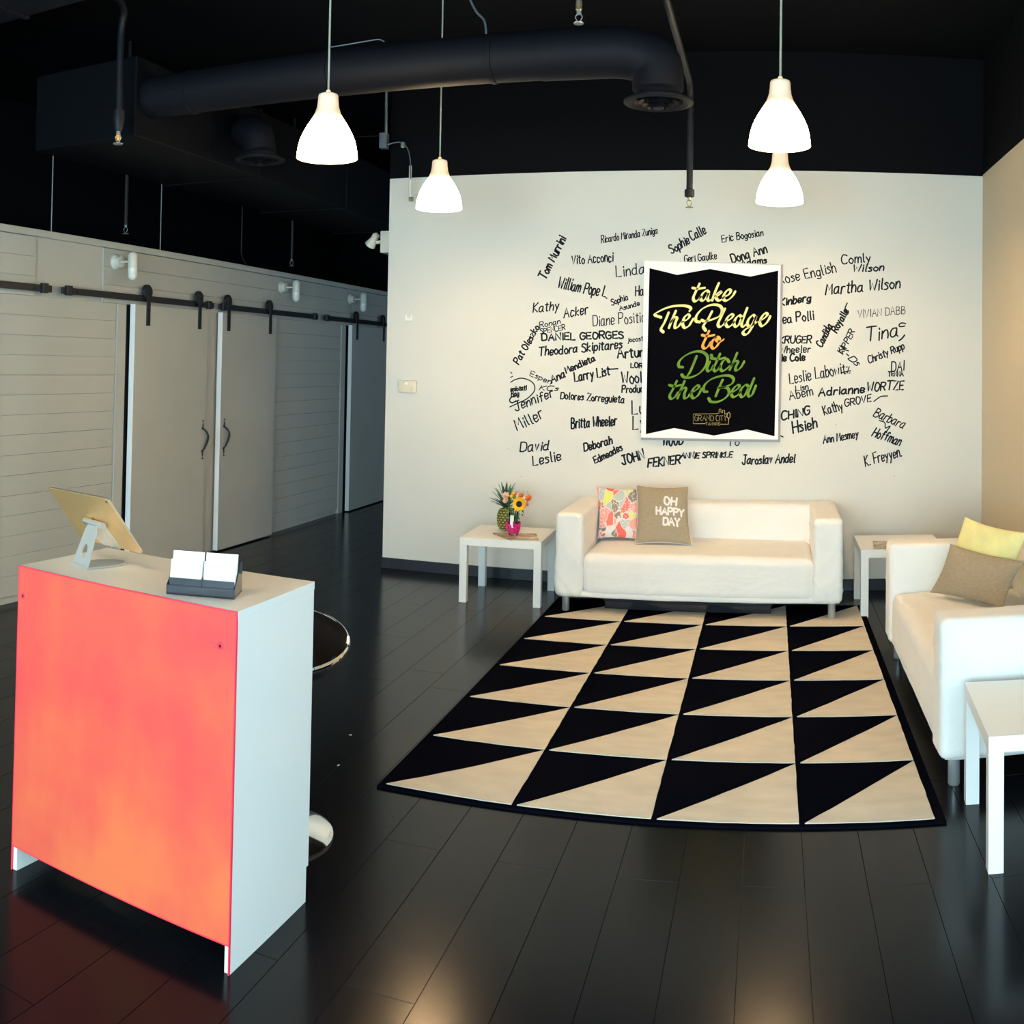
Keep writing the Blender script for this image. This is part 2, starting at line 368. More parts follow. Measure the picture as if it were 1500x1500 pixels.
# ------------------------------------------------------------------ single stroke handwriting: two characters per point, x then y; x y z are -1 -2 -3, ~ marks a curved stroke
G = {
'A': '00 4a 80|24 64', 'B': '00 0a|~0a 4a 68 46 05|~05 55 73 50 00', 'C': '~79 5a 2a 07 03 20 50 71', 'D': '00 0a|~0a 4a 78 72 40 00',
'E': '6a 0a 00 60|05 55', 'F': '6a 0a 00|05 55', 'G': '~79 5a 2a 07 03 20 50 72|45 75 72', 'H': '00 0a|70 7a|05 75', 'I': '10 1a',
'J': '~5a 53 50 20 02|2a 7a', 'K': '00 0a|6a 05 60', 'L': '0a 00 60', 'M': '00 1a 44 7a 80', 'N': '00 0a 70 7a', 'O': '~4a 1a 06 03 20 50 74 77 4a',
'P': '00 0a|~0a 5a 78 55 05', 'R': '00 0a|~0a 5a 78 55 05|35 70', 'S': '~69 4a 1a 07 36 63 50 20 01', 'T': '0a 8a|4a 40', 'U': '~0a 03 20 50 73 7a',
'V': '0a 30 7a', 'W': '0a 20 47 70 9a', 'X': '0a 70|7a 00', 'Y': '0a 35 7a|35 30', 'Z': '0a 7a 00 70', 'Q': '~4a 1a 06 03 20 50 74 77 4a|53 80',
'a': '~56 26 04 01 20 41 54|56 51 60', 'b': '0a 00|~04 26 46 54 52 30 00', 'c': '~55 36 16 03 10 30 51', 'd': '~55 26 04 01 20 40 52|5a 50 60',
'e': '~03 43 55 36 16 03 10 30 51', 'f': '~59 4a 29 26 20|06 46', 'g': '~55 26 04 02 20 41 54|~56 51 5y 3z 0y', 'h': '0a 00|~03 26 46 54 50',
'i': '16 10|18 19', 'j': '~26 21 1z 0z|28 29', 'k': '0a 00|46 03 50', 'l': '~1a 11 20', 'm': '06 00|~03 16 36 43 40|~43 56 76 83 80', 'n': '06 00|~03 26 46 53 50',
'o': '~26 04 02 20 40 52 54 26', 'p': '06 0z|~05 26 46 54 52 30 01', 'q': '~55 26 04 01 20 41|56 5z', 'r': '06 00|~03 16 46', 's': '~45 26 05 33 41 20 00',
't': '~29 21 30 40|07 47', 'u': '~06 02 20 40 53|56 50', 'v': '06 20 46', 'w': '06 10 35 60 76', 'x': '06 50|56 00', 'y': '06 31|56 1z', 'z': '06 56 00 50',
'.': '00 10', '-': '04 44'}
def num(c): return {'x': -1, 'y': -2, 'z': -3}.get(c, None) if c in 'xyz' else int(c, 16)
def glyph(ch):
    strokes = []; wmax = 0
    for s in G[ch].split('|'):
        curved = s.startswith('~'); s = s.lstrip('~')
        p = [Vector((num(q[0]), num(q[1]))) for q in s.split()]
        wmax = max(wmax, max(a.x for a in p))
        strokes.append(smooth_pts(p, 4) if curved else p)
    return strokes, wmax
def handwriting(text, p0, p1, cap, width, fn, rnd, slant=0.12, nib=None, jit=0.35):
    """letters between p0 and p1 (2D), cap height cap"""
    lay = []; x = 0
    for ch in text:
        if ch == ' ': x += 5; continue
        st, wd = glyph(ch); lay.append((x, st)); x += wd + 2.4
    x -= 2.4
    p0 = Vector(p0); p1 = Vector(p1); d = p1 - p0; L = d.length; ex = d / L; ey = Vector((-ex.y, ex.x))
    sx = L / x; sy = cap / 10; out = ([], [])
    for gx, st in lay:
        dy = rnd.uniform(-jit, jit); ss = 1 + rnd.uniform(-0.08, 0.08); sl = slant + rnd.uniform(-0.06, 0.06)
        for s in st:
            q = []
            for p in s:
                px = gx + p.x + sl * p.y + rnd.uniform(-0.12, 0.12); py = (p.y + dy) * ss + rnd.uniform(-0.12, 0.12)
                q.append(p0 + ex * px * sx + ey * py * sy)
            if len(q) == 2: q = [q[0], (q[0] + q[1]) / 2 + ey * rnd.uniform(-0.2, 0.2) * sy, q[1]]
            ribbon(q, width, fn, out, nib, 4)
    return out

# ------------------------------------------------------------------ the room
XL, XR, YB, ZC = -4.31, 1.53, 7.0836, 3.85
ZW = 2.99
FX0, FX1 = -6.2, XR
fl = box('floor', FX0, XR + 0.1, -3.2, 13.4, -0.06, -0.0125, 'floorbase'); tag(fl, kind='structure')
PW, PL = 0.1925, 1.5
pm = MB().box(-PW / 2 + 0.0008, PW / 2 - 0.0008, 0.0008, PL - 0.0008, -0.0125, 0.0, 0.0005)
first = None; k = 0
i0 = math.ceil((XL + 0.02 + 2.19) / PW); cols = []
x = -2.19
while x > XL: x -= PW
offs = {}
while x < XR:
    cx = x + PW / 2; x += PW
    if cx + PW / 2 > XR + 0.12: break
    off = (0.55 * k * 1.37) % PL; k += 1
    y = 0.9 - off
    # a board end between x=-1.80 and -1.61 falls at y=4.82, as in the room
    if abs(cx + 1.71) < 0.05: y = 4.822 - 3 * PL
    while y < 12.2:
        if first is None:
            first = pm.build('plank', 'plank', fl); o = first
        else:
            o = first.copy(); C.objects.link(o)
        o.location = (cx, y, 0); y += PL
bk = MB()      # boards behind the camera and down the passage, too small or out of sight to tell apart
xx = -2.19
while xx > XL: xx -= PW
while xx < XR - 0.05:
    bk.box(xx + 0.001, min(xx + PW - 0.001, XR), -3.0, -0.62, -0.0125, -0.0002)
    xx += PW
tag(bk.build('far_planking', 'plank', fl), kind='stuff')

wb = box('wall_back', -2.885, XR + 0.1, YB, YB + 0.13, -0.01, ZW, 'wall'); tag(wb, kind='structure')
up = box('upper_wall', -2.885, XR + 0.1, YB + 0.002, YB + 0.13, ZW, ZC, 'black', wb)
bb = box('baseboard_back', -2.89, XR, YB - 0.014, YB, 0.0, 0.081, 'base', None, 0.002); tag(bb, kind='structure')
wr = MB().box(XR, XR + 0.12, 2.4, YB, -0.01, ZW + 0.01).box(XR, XR + 0.12, -3.1, 2.4, 2.55, ZW + 0.01).box(XR, XR + 0.12, -3.1, 2.4, -0.01, 0.15).build('wall_right', 'wallR'); tag(wr, kind='structure')
win2 = MB()
for ym in (-3.1, -1.75, -0.38, 1.0, 2.35): win2.box(XR + 0.02, XR + 0.09, ym, ym + 0.05, 0.15, 2.55)
win2.box(XR + 0.02, XR + 0.09, -3.1, 2.4, 0.15, 0.2).box(XR + 0.02, XR + 0.09, -3.1, 2.4, 2.5, 2.55)
tag(win2.build('window_2', 'iron'), kind='structure')
box('upper_wall', XR + 0.002, XR + 0.12, -3.1, YB, ZW + 0.01, ZC, 'black', wr)
br = box('baseboard_right', XR - 0.014, XR, 2.4, YB - 0.014, 0.0, 0.081, 'base', None, 0.002); tag(br, kind='structure')
ce = box('ceiling', -6.3, XR + 0.12, -3.2, 13.5, ZC, ZC + 0.1, 'black'); tag(ce, kind='structure')
we = box('wall_far', -6.3, XR, 13.4, 13.5, -0.01, ZC, 'black'); tag(we, kind='structure')
wo = box('wall_outer', -6.32, -6.2, -3.2, 13.4, -0.01, ZC, 'black'); tag(wo, kind='structure')
# shop front behind the camera
wf = MB().box(-6.3, -3.7, -3.2, -3.08, -0.01, ZC).box(1.3, XR, -3.2, -3.08, -0.01, ZC).box(-3.7, 1.3, -3.2, -3.08, 2.55, ZC).box(-3.7, 1.3, -3.2, -3.08, -0.01, 0.15)
tag(wf.build('wall_front', 'black'), kind='structure')
win = MB()
for xm in (-3.7, -2.45, -1.2, 0.05, 1.26): win.box(xm, xm + 0.05, -3.17, -3.1, 0.15, 2.55)
win.box(-3.7, 1.3, -3.17, -3.1, 0.15, 0.2).box(-3.7, 1.3, -3.17, -3.1, 2.5, 2.55)
tag(win.build('window_1', 'iron'), kind='structure')

# ---- boarded partition on the left
wl = box('wall_left', XL - 0.14, XL - 0.017, -3.08, 13.4, -0.01, 2.372, 'board'); tag(wl, kind='structure')
PB = 0.1265; rb = random.Random(3); bmesh_cache = {}
def wall_board(y0, y1, z0, z1):
    key = (round(y1 - y0, 3), round(z1 - z0, 3))
    if key not in bmesh_cache:
        o = MB().box(-0.016, 0, 0.0015, y1 - y0 - 0.0015, 0.0008, z1 - z0 - 0.0008, 0.0007).build('wall_board', 'board', wl); bmesh_cache[key] = o
    else:
        o = bmesh_cache[key].copy(); C.objects.link(o)
    o.location = (XL + rb.uniform(-0.0009, 0.0009), y0, z0)
z = 2.326; row = 0
while z > 0.08:
    z0 = max(z - PB, 0.012)
    if row < 3:
        segs = [(-3.0, 1.2), (1.2, 4.7), (5.4, 9.6), (9.6, 13.35)]
    else:
        segs = [(-3.0, 1.35), (1.35, 5.555), (7.70, 9.32), (10.56, 13.35)]
    for a, b_ in segs: wall_board(a, b_, z0, z)
    z -= PB; row += 1
for a, b_ in ((-3.0, 4.71), (4.71, 13.35)):      # narrow cap boards along the top
    o = box('cap_rail', XL - 0.03, XL + 0.012, a + 0.001, b_ - 0.001, 2.330, 2.376, 'board', wl, 0.003)
for a, b_ in ((5.56, 5.66), (6.745, 6.82), (9.32, 9.42)):
    o = box('trim_board', XL - 0.017, XL + 0.012, a, b_, 0.0, 1.945, 'board', wl, 0.002)
box('door_opening', XL - 0.016, XL - 0.004, 5.66, 6.0, 0, 1.945, 'floorbase', wl)  # shadow in the gap beside the first door painted black
box('door_opening', XL - 0.016, XL - 0.004, 6.0, 6.745, 0, 1.945, 'door', wl)
box('door_opening', XL - 0.016, XL - 0.004, 6.82, 7.70, 0, 1.945, 'door', wl)
box('door_opening', XL - 0.016, XL - 0.004, 9.42, 10.56, 0, 1.945, 'floorbase', wl)  # black also paints the shadow gap beside the third door

# ---- sliding doors
def handle_mb(side):
    mb = MB(); pts = []
    for k in range(17):
        t = k / 16; z = -0.085 + 0.17 * t
        bow = math.sin(PI * min(1, max(0, t))) ** 0.7
        pts.append((0.008 + 0.032 * bow, side * 0.03 * math.sin(2 * PI * (t - 0.5) * 0.9) * 0.45 + side * 0.018 * bow, z))
    mb.tube(pts, 0.006, 8, rs=[0.006 + 0.004 * math.sin(PI * k / 16) for k in range(17)])
    for s in (-1, 1):
        mb.lathe([(0.001, 0), (0.012, 0), (0.014, 0.004), (0.008, 0.009), (0.001, 0.010)], 12, (0, 0, s * 0.092), axis='x')
        mb.add([(0.005, 0, s * 0.142), (0.005, -0.011, s * 0.112), (0.005, 0, s * 0.098), (0.005, 0.011, s * 0.112), (0.012, 0, s * 0.112)],
               [(0, 1, 4), (1, 2, 4), (2, 3, 4), (3, 0, 4), (0, 3, 2, 1)])
        mb.lathe([(0.001, -0.006), (0.006, -0.003), (0.007, 0), (0.006, 0.003), (0.001, 0.006)], 10, (0.006, 0, s * 0.148))
    return mb
def hanger(parent, y, door_x):
    h = thing('hanger', None, None, (door_x, y, 0)); h.parent = parent
    MB().box(0.0, 0.007, -0.022, 0.022, 1.80, 2.075, 0.001).build('strap', 'iron', h)
    MB().lathe([(0.001, -0.012), (0.052, -0.012), (0.056, -0.008), (0.046, 0.0), (0.056, 0.008), (0.052, 0.012), (0.001, 0.012)], 24, (-0.012, 0, 2.045), axis='x').build('roller', 'iron', h, True)
    mb = MB()
    for zz in (1.835, 1.915, 2.045): mb.lathe([(0.001, 0.007), (0.009, 0.007), (0.008, 0.016), (0.001, 0.017)], 8, (0, 0, zz), axis='x')
    mb.build('bolt', 'iron', h)
def door(idx, y0, y1, hy, handle=None):
    d = bpy.data.objects.new('door_%d' % idx, None); C.objects.link(d); d.location = (0, 0, 0); tag(d, kind='structure')
    xf = XL + 0.058
    box('door_panel', XL + 0.016, xf, y0 + 0.004, y1, 0.012, 1.948, 'door', d, 0.0015)
    box('lit_door_edge', XL + 0.016, xf + 0.001, y0, y0 + 0.004, 0.012, 1.950, 'edge', d)  # window light on the door edge put into its white colour
    for y in hy: hanger(d, y, xf)
    if handle:
        handle_mb(handle[1]).build('door_handle', 'iron', d, True, loc=(xf, handle[0], 0.928))
door(1, 5.70, 6.677, (5.86, 6.55), (6.632, 1))
door(2, 6.893, 7.815, (6.99, 7.70), (6.955, 1))
door(3, 9.475, 10.5, (9.60, 10.34))
RL = ['black sliding door rail ending at the left above the tablet', 'black sliding door rail carrying the first door, beside the tablet stand',
      'black sliding door rail over the second door, in the middle of the boarded wall', 'farthest black sliding door rail, meeting the edge of the signature wall']
for (a, b_), lb in zip(((1.2, 4.82), (4.92, 6.79), (6.87, 8.70), (8.83, 10.8)), RL):
    t = thing('sliding_door_rail', lb, 'rail', (XL + 0.03, a, 1.975), 0, 'black sliding door rails along the boarded wall')
    MB().box(0, 0.010, 0, b_ - a, 0.0, 0.045, 0.0015).build('bar', 'iron', t)
    for yy in (0.07, b_ - a - 0.07):
        MB().box(-0.002, 0.028, yy - 0.035, yy + 0.02, -0.008, 0.056, 0.004).build('end_stop', 'iron', t)
    n = max(2, int((b_ - a) / 0.55))
    for j in range(n):
        yy = 0.16 + (b_ - a - 0.32) * j / (n - 1)
        MB().cyl(0.011, -0.031, 0.016, 12, (0, yy, 0.022), 'x').build('spacer', 'iron', t, True)

# ---- wall lamps on the boards
def sconce(loc, label):
    t = thing('wall_sconce', label, 'wall lamp', loc, 0, 'capsule wall lamps above the sliding doors')
    MB().lathe([(0.001, 0), (0.056, 0), (0.058, 0.01), (0.050, 0.02), (0.042, 0.026), (0.040, 0.055), (0.001, 0.058)], 28, (0, 0, 0), axis='x').build('wall_plate', 'beigeplastic', t, True)
    MB().tube([(0.05, 0, 0.0), (0.13, 0.0, 0.0)], 0.008, 10).build('arm', 'beigeplastic', t, True)
    c = (0.155, 0.0, 0)
    MB().lathe([(0.034, -0.045), (0.034, 0.035), (0.030, 0.052), (0.018, 0.064), (0.001, 0.068)], 24, c).build('lamp_cap', 'beigeplastic', t, True)
    MB().lathe([(0.001, -0.135), (0.016, -0.130), (0.028, -0.117), (0.033, -0.098), (0.0335, -0.0455), (0.0335, -0.045)], 24, c).build('glass_capsule', 'frosted', t, True)
    return t
sconce((XL, 5.53, 2.237), 'off-white capsule wall lamp nearest the tablet, on the boards above the first rail')
sconce((XL, 8.0, 2.235), 'off-white capsule wall lamp above the second sliding door rail, middle one of three')
sconce((XL, 9.53, 2.225), 'off-white capsule wall lamp farthest down the passage, nearest the signature wall')

# ------------------------------------------------------------------ writing on the back wall
def wallfn(Y):
    return lambda p: Vector((p.x, Y, p.y))
def wp(x, y, Y=YB):
    p = on_y(x, y, Y); return Vector((p.x, p.z))
SIG = '''Tom Murrini;799;410;829;350;11;2.0
Ricardo Miranda Zuniga;881;356;963;342;9;1.2
Vito Acconci;838;387;898;383;12;1.5
Linda;903;406;944;400;14;1.4
William Pope L.;817;421;889;436;15;1.7
Kathy;781;458;818;454;12;1.6
Acker;826;466;861;459;12;1.6
Ronan;791;480;821;474;7;1.1
SPENCER;792;489;828;483;7;1.1
DANIEL GEORGES;794;499;913;495;9;2.0
Theodora Skipitares;789;521;911;510;11;1.8
Pat Oleszko;760;534;790;480;9;1.8
Sophia;896;447;920;439;8;1.3
Asunde;908;455;937;447;6;1.3
Har;931;434;947;432;12;1.5
Diane Positic;869;478;945;472;14;1.2
jocosta;920;501;947;499;6;1.2
Arturo;905;525;950;521;13;2.1
Ana;808;561;828;552;10;1.9
Mendieta;830;547;872;528;8;1.9
Larry List;842;559;893;549;12;1.9
LOREN;924;539;953;538;6;1.6
Wools;911;562;947;560;15;1.8
Products;911;575;951;574;9;1.7
eniotati;748;573;771;571;6;1.5
Bag;749;581;760;580;7;1.5
C;748;591;756;588;7;1.6
KCs;790;571;817;572;6;1.2
Espen;776;550;806;563;7;1.1
Jennifer;755;602;811;581;12;1.6
Miller;758;631;797;612;15;1.6
Dolores Zorreguieta;821;584;914;590;9;1.6
Britta Wheeler;837;627;903;623;13;1.9
Lu;926;608;944;606;17;1.7
Ly;927;629;944;627;17;1.7
David;762;662;803;659;13;1.7
Leslie;781;682;822;674;13;1.7
Deborah;856;661;897;650;10;1.9
Edmeades;872;679;912;659;9;1.8
JOHN;912;681;944;671;12;2.1
FEKNER;949;684;996;679;11;2.1
ANNIE SPRINKLE;997;671;1072;670;7;1.7
Jaroslav Andel;1087;680;1164;677;11;1.8
WOOD;971;653;1000;651;14;2.0
Yo;1066;653;1082;652;10;1.3
Sophie;984;372;1011;356;11;1.7
Calle;1014;353;1035;342;12;1.7
Eric Bogosian;1058;355;1118;345;9;1.3
Geri Gaulke;1003;385;1050;379;9;1.3
Dona Ann;1073;385;1124;370;12;1.8
Adams;1086;390;1123;385;8;1.8
Rose English;1142;417;1225;398;13;1.4
Comly;1233;386;1275;384;12;1.6
Wilson;1249;398;1294;396;9;1.7
Martha Wilson;1209;432;1318;421;14;1.8
Kinberg;1143;448;1187;441;9;2.0
rea Polli;1141;475;1192;468;12;1.7
Candida;1204;509;1219;478;9;1.8
Royalle;1226;488;1243;456;9;1.9
KIPPER;1235;519;1252;486;8;1.4
K-Ds;1229;514;1254;536;8;1.4
VIVIAN DABB;1257;466;1326;459;10;0.9
Tina;1268;501;1315;493;17;1.8
c;1316;478;1325;478;8;1.6
Christy Rupp;1273;532;1325;511;9;1.5
KRUGER;1142;503;1188;502;9;1.7
Wheeler;1142;517;1187;516;9;1.4
lie Cole;1141;529;1179;528;9;2.0
Leslie Labowitz;1157;562;1245;546;14;1.4
Lisn;1166;573;1184;570;7;1.3
Abem;1157;586;1191;579;11;1.4
Adrianne;1199;580;1266;575;10;2.0
WORTZE;1270;573;1323;570;11;1.8
DAI;1306;544;1324;543;12;1.5
TENNA;1301;551;1323;551;6;1.5
Kathy;1208;608;1235;600;12;1.5
GROVE;1238;596;1276;588;9;1.5
Barbara;1279;609;1322;628;12;1.4
Hoffman;1277;638;1317;653;12;1.6
CHING;1145;615;1186;607;10;2.0
Hsieh;1162;634;1197;626;14;2.0
Ann Mesmey;1206;649;1257;641;10;1.5
K. Freyyen.;1268;683;1321;668;13;1.5'''
PXW = 0.00487
rs = random.Random(11)
WIPE = Matrix()
def relax_sig(line):
    t, x0, y0, x1, y1, h, wd = line.split(';'); x0, y0, x1, y1, h, wd = map(float, (x0, y0, x1, y1, h, wd))
    out = handwriting(t, wp(x0, y0), wp(x1, y1), h * 1.12 * PXW, wd * 1.28 * PXW, wallfn(YB - 0.0012), rs, rs.uniform(0.0, 0.3), None, 0.5)
    link('signature', out[0], out[1], 'inkthin' if wd < 1.0 else 'ink', wb)
for ln in SIG.split('\n'): relax_sig(ln)
extra = ([], [])      # loose arcs and flourishes among the names
for pts, wd in ((((748, 560), (755, 556), (765, 554), (777, 558), (783, 565), (782, 574), (772, 584), (760, 590), (747, 596)), 1.4),
                (((892, 541), (899, 540.5), (905, 540)), 1.8), (((1280, 588), (1290, 581), (1300, 580)), 1.4), (((1242, 460), (1238, 452), (1241, 444)), 1.5),
                (((1288, 616), (1296, 619), (1297, 627), (1304, 624), (1297, 634)), 1.4), (((1143, 638), (1147, 640)), 1.5),
                (((1232, 546), (1246, 543)), 1.4), (((1317, 499), (1321, 496), (1325, 491)), 1.9), (((748, 545), (750, 547)), 1.2), (((748, 553), (751, 551)), 1.2)):
    ribbon(smooth_pts([wp(*p) for p in pts], 5), wd * 1.25 * PXW, wallfn(YB - 0.0012), extra, None, 4)
link('flourish', extra[0], extra[1], 'ink', wb)
nails = MB()      # pinholes in the plaster
for (px, py) in ((763, 698), (767, 720), (773, 720), (761, 722), (1225, 622), (1310, 697), (745, 657)):
    p = on_y(px, py, YB); nails.cyl(0.0028, -0.0015, 0.0005, 6, (p.x, YB, p.z), 'y')
nails.build('pinhole', 'ink', wb)

# ---- poster: white mount board with a black pennant print
pt = thing('poster', 'black lettered poster on a thick white board, hung on the signature wall', 'poster')
YP = YB - 0.052
co = [wp(943.5, 381.5, YP), wp(1147, 386.5, YP), wp(1143, 648, YP), wp(938, 644.5, YP)]
ctr = sum(co, Vector((0, 0))) / 4
inn = [ctr + (c - ctr) * 1.0 for c in co]
inn[1] += Vector((-0.016, -0.012)); inn[2] += Vector((-0.017, 0.020)); inn[3] += Vector((0.006, 0.018)); inn[0] += Vector((0.001, -0.001))
V = [Vector((c.x, YB - 0.001, c.y)) for c in co] + [Vector((c.x, YP + 0.022, c.y)) for c in co] + [Vector((c.x, YP, c.y)) for c in inn]
link('mount_board', V, [(8, 9, 10, 11), (0, 1, 5, 4), (1, 2, 6, 5), (2, 3, 7, 6), (3, 0, 4, 7), (4, 5, 9, 8), (7, 4, 8, 11)], 'posterwhite', pt)
link('bevelled_rim', [V[5] + Vector((0.0005, -0.0005, 0)), V[6] + Vector((0.0005, -0.0005, -0.0005)), V[10], V[9], V[7] + Vector((0, -0.0005, -0.0005)), V[11]], [(0, 1, 2, 3), (1, 4, 5, 2)], 'bevelshade', pt)  # grey paints the bevel shading along the right and bottom edges
bl = [(951.5, 392.8), (975, 398.4), (992, 402.7), (1040, 393.9), (1099, 405.1), (1140, 396.3), (1137.5, 520), (1134.6, 639.2), (1094.2, 629.1), (1045.7, 638.1), (987.6, 627), (946, 636), (948.5, 515)]
bp_ = [wp(*p, YP - 0.001) for p in bl]; cc = wp(1043, 515, YP - 0.001)
link('pennant_print', [Vector((cc.x, YP - 0.001, cc.y))] + [Vector((p.x, YP - 0.001, p.y)) for p in bp_], [(0, 1 + (i + 1) % len(bp_), 1 + i) for i in range(len(bp_))], 'poster', pt)
A3 = lambda s: [(920 + float(a.split(',')[0]) / 6.25, 320 + float(a.split(',')[1]) / 6.25) for a in s.split()]
A4 = lambda s: [(920 + float(a.split(',')[0]) / 5.769, 500 + float(a.split(',')[1]) / 5.769) for a in s.split()]
def script(name, strokes, m, w, nib=(0.62, 0.34)):
    out = ([], [])
    for s in strokes: ribbon(smooth_pts([wp(p[0], p[1], YP - 0.002) for p in s], 7), w * PXW, wallfn(YP - 0.002), out, nib, 6)
    link(name, out[0], out[1], m, pt)
script('script_word', [A3(s) for s in ('655,597 618,675 597,728 612,758 645,742 668,712', '592,636 640,644 702,634', '738,672 715,662 682,690 664,732 682,752 710,734 738,684 728,730 740,752 768,740',
   '832,592 800,665 770,750', '792,712 838,672 850,682 820,708 800,714 822,748 850,746 872,725', '872,722 922,696 940,662 918,652 888,682 872,728 892,752 928,738 962,704 982,668')], 'ptyellow', 4.9)
script('script_word', [A3(s) for s in ('300,905 245,880 300,842 390,808 490,798 555,808 575,828 562,848', '372,862 335,950 302,1012 320,1038', '438,846 408,915 374,1002', '386,955 425,908 448,915 432,960 430,1000 458,992 482,962',
   '482,955 540,925 562,896 545,880 515,908 500,962 518,1000 556,984 578,950 598,918')], 'ptyellow', 4.9)
script('script_word', [A3(s) for s in ('655,948 622,938 628,888 680,828 760,792 832,796 862,836 838,892 770,925 700,940 676,932', '770,850 730,925 690,985 708,1022', '888,826 850,905 824,965 838,992 870,975 892,945',
   '892,945 940,918 962,888 940,880 906,915 894,965 916,992 950,975 975,942', '1040,905 1018,888 985,918 970,965 988,990 1015,970 1042,912', '1092,820 1058,905 1040,970 1056,990 1082,968',
   '1166,900 1142,886 1108,918 1092,962 1110,988 1140,962 1168,905', '1172,900 1140,985 1098,1052 1066,1062 1052,1042 1080,1012 1130,985 1180,948', '1192,948 1248,912 1276,880 1255,868 1222,905 1206,955 1226,984 1262,962 1288,925 1302,895')], 'ptyellow', 4.9)
script('script_word', [A3(s) for s in ('742,1030 708,1105 684,1162 700,1190 732,1172 758,1132', '680,1068 730,1078 790,1066', '808,1086 776,1118 762,1165 784,1190 818,1162 838,1112 822,1086 800,1094 818,1122 850,1125 878,1105')], 'ptorange', 4.9)
script('script_word', [A4(s) for s in ('462,218 430,212 432,172 482,122 560,88 628,90 670,128 662,195 612,262 540,302 478,304 455,284', '580,125 552,195 522,262 500,292', '692,172 668,228 680,252 706,235 722,205',
   '778,105 742,185 722,228 738,252 762,235 780,208', '702,142 760,150 822,138', '852,172 832,150 800,172 780,222 796,250 828,236 862,204', '922,98 888,180 858,242', '870,208 908,168 928,176 910,218 912,246 942,232 965,202 982,170', '704,118 708,128')], 'ptgreen', 4.7)
script('script_word', [A4(s) for s in ('412,335 382,400 352,458 366,486 398,468 422,432', '350,370 395,380 450,368', '478,336 448,405 418,482', '432,436 470,396 490,402 476,445 478,480 506,470 526,440',
   '526,438 576,410 600,385 582,374 552,402 534,446 552,480 586,462 606,432 622,400')], 'ptgreen', 4.7)
script('script_word', [A4(s) for s in ('668,426 640,420 646,372 700,322 790,292 862,292 892,322 872,362 810,388 760,396', '788,388 842,396 852,438 818,482 760,510 702,510 682,484', '800,325 772,385 740,465',
   '866,440 918,408 942,380 924,370 892,398 872,442 890,470 926,454 950,425', '1018,382 996,368 962,396 946,440 962,470 990,450 1018,392', '1066,312 1036,385 1014,442 1028,466 1052,445 1066,410 1080,375')], 'ptgreen', 4.7)
lg = ([], [])
for s in ('745,612 552,614 550,696 652,696', '784,700 848,700 850,652', '745,612 768,606 770,572 784,572 786,600 798,606 800,582 816,584 818,616', '818,616 836,612 852,598 862,612 862,640 850,652 836,640 838,616'):
    ribbon([wp(p[0], p[1], YP - 0.002) for p in A4(s)], 0.6 * PXW, wallfn(YP - 0.002), lg, None, 3)
link('logo_outline', lg[0], lg[1], 'ptgold', pt)
r0 = random.Random(1)
for t, a, b_, h, wd in (('GRAND', (564, 672), (722, 672), 46, 0.42), ('CITY', (744, 672), (832, 672), 46, 0.42), ('TANNING', (656, 710), (778, 710), 26, 0.34)):
    o2 = handwriting(t, wp(*A4('%f,%f' % a)[0], YP - 0.002), wp(*A4('%f,%f' % b_)[0], YP - 0.002), h / 5.769 * PXW, wd * PXW, wallfn(YP - 0.002), r0, 0, None, 0)
    link('logo_word', o2[0], o2[1], 'ptgold', pt)

# ---- things on the back wall, left part
t = thing('light_switch', 'cream light switch plate with a bright rocker, upper left on the signature wall', 'switch', (-2.705, YB, 1.94))
MB().box(-0.038, 0.038, -0.006, 0, -0.057, 0.057, 0.002).build('cover_plate', 'wall', t)
MB().box(-0.030, 0.030, -0.010, -0.004, -0.045, 0.0, 0.002).build('rocker', 'switchwhite', t)
MB().box(-0.012, 0.016, -0.0115, -0.009, -0.026, 0.002, 0.001).build('rocker_recess', 'wall', t)
t = thing('thermostat', 'cream plastic thermostat box with a small white display, below the light switch', 'thermostat', (-2.70, YB, 1.39))
MB().box(-0.073, 0.073, -0.028, 0, -0.048, 0.048, 0.010).build('casing', 'plate', t, True)
MB().box(-0.020, 0.006, -0.031, -0.026, 0.014, 0.036, 0.002).build('display', 'card', t)
MB().box(-0.034, -0.022, -0.030, -0.026, 0.030, 0.036).build('sensor_slot', 'brass', t)
for zz in (-0.012, -0.028): MB().box(0.028, 0.046, -0.0295, -0.027, zz, zz + 0.003).build('button', 'brass', t)

t = thing('emergency_light', 'white emergency light with tilted lamp head at the left end of the signature wall', 'emergency light', (-2.885, 7.15, 2.505))
MB().box(-0.075, 0, -0.06, 0.12, -0.085, 0.085, 0.006).build('battery_case', 'beigeplastic', t)
MB().tube([(-0.07, 0, 0.0), (-0.10, -0.01, 0.005), (-0.125, -0.01, 0.0)], 0.014, 10).build('swivel', 'beigeplastic', t, True)
hd = MB().lathe([(0.001, 0.045), (0.020, 0.042), (0.030, 0.01), (0.042, -0.03), (0.045, -0.04), (0.001, -0.044)], 24)
hd.build('lamp_head', 'beigeplastic', t, True, (-0.155, -0.02, 0.012), (0.35, 0.75, 0))
MB().box(-0.022, 0.022, -0.022, 0.022, 0.03, 0.07, 0.004).build('lamp_socket', 'beigeplastic', t, False, (-0.155, -0.02, 0.012), (0.35, 0.75, 0))

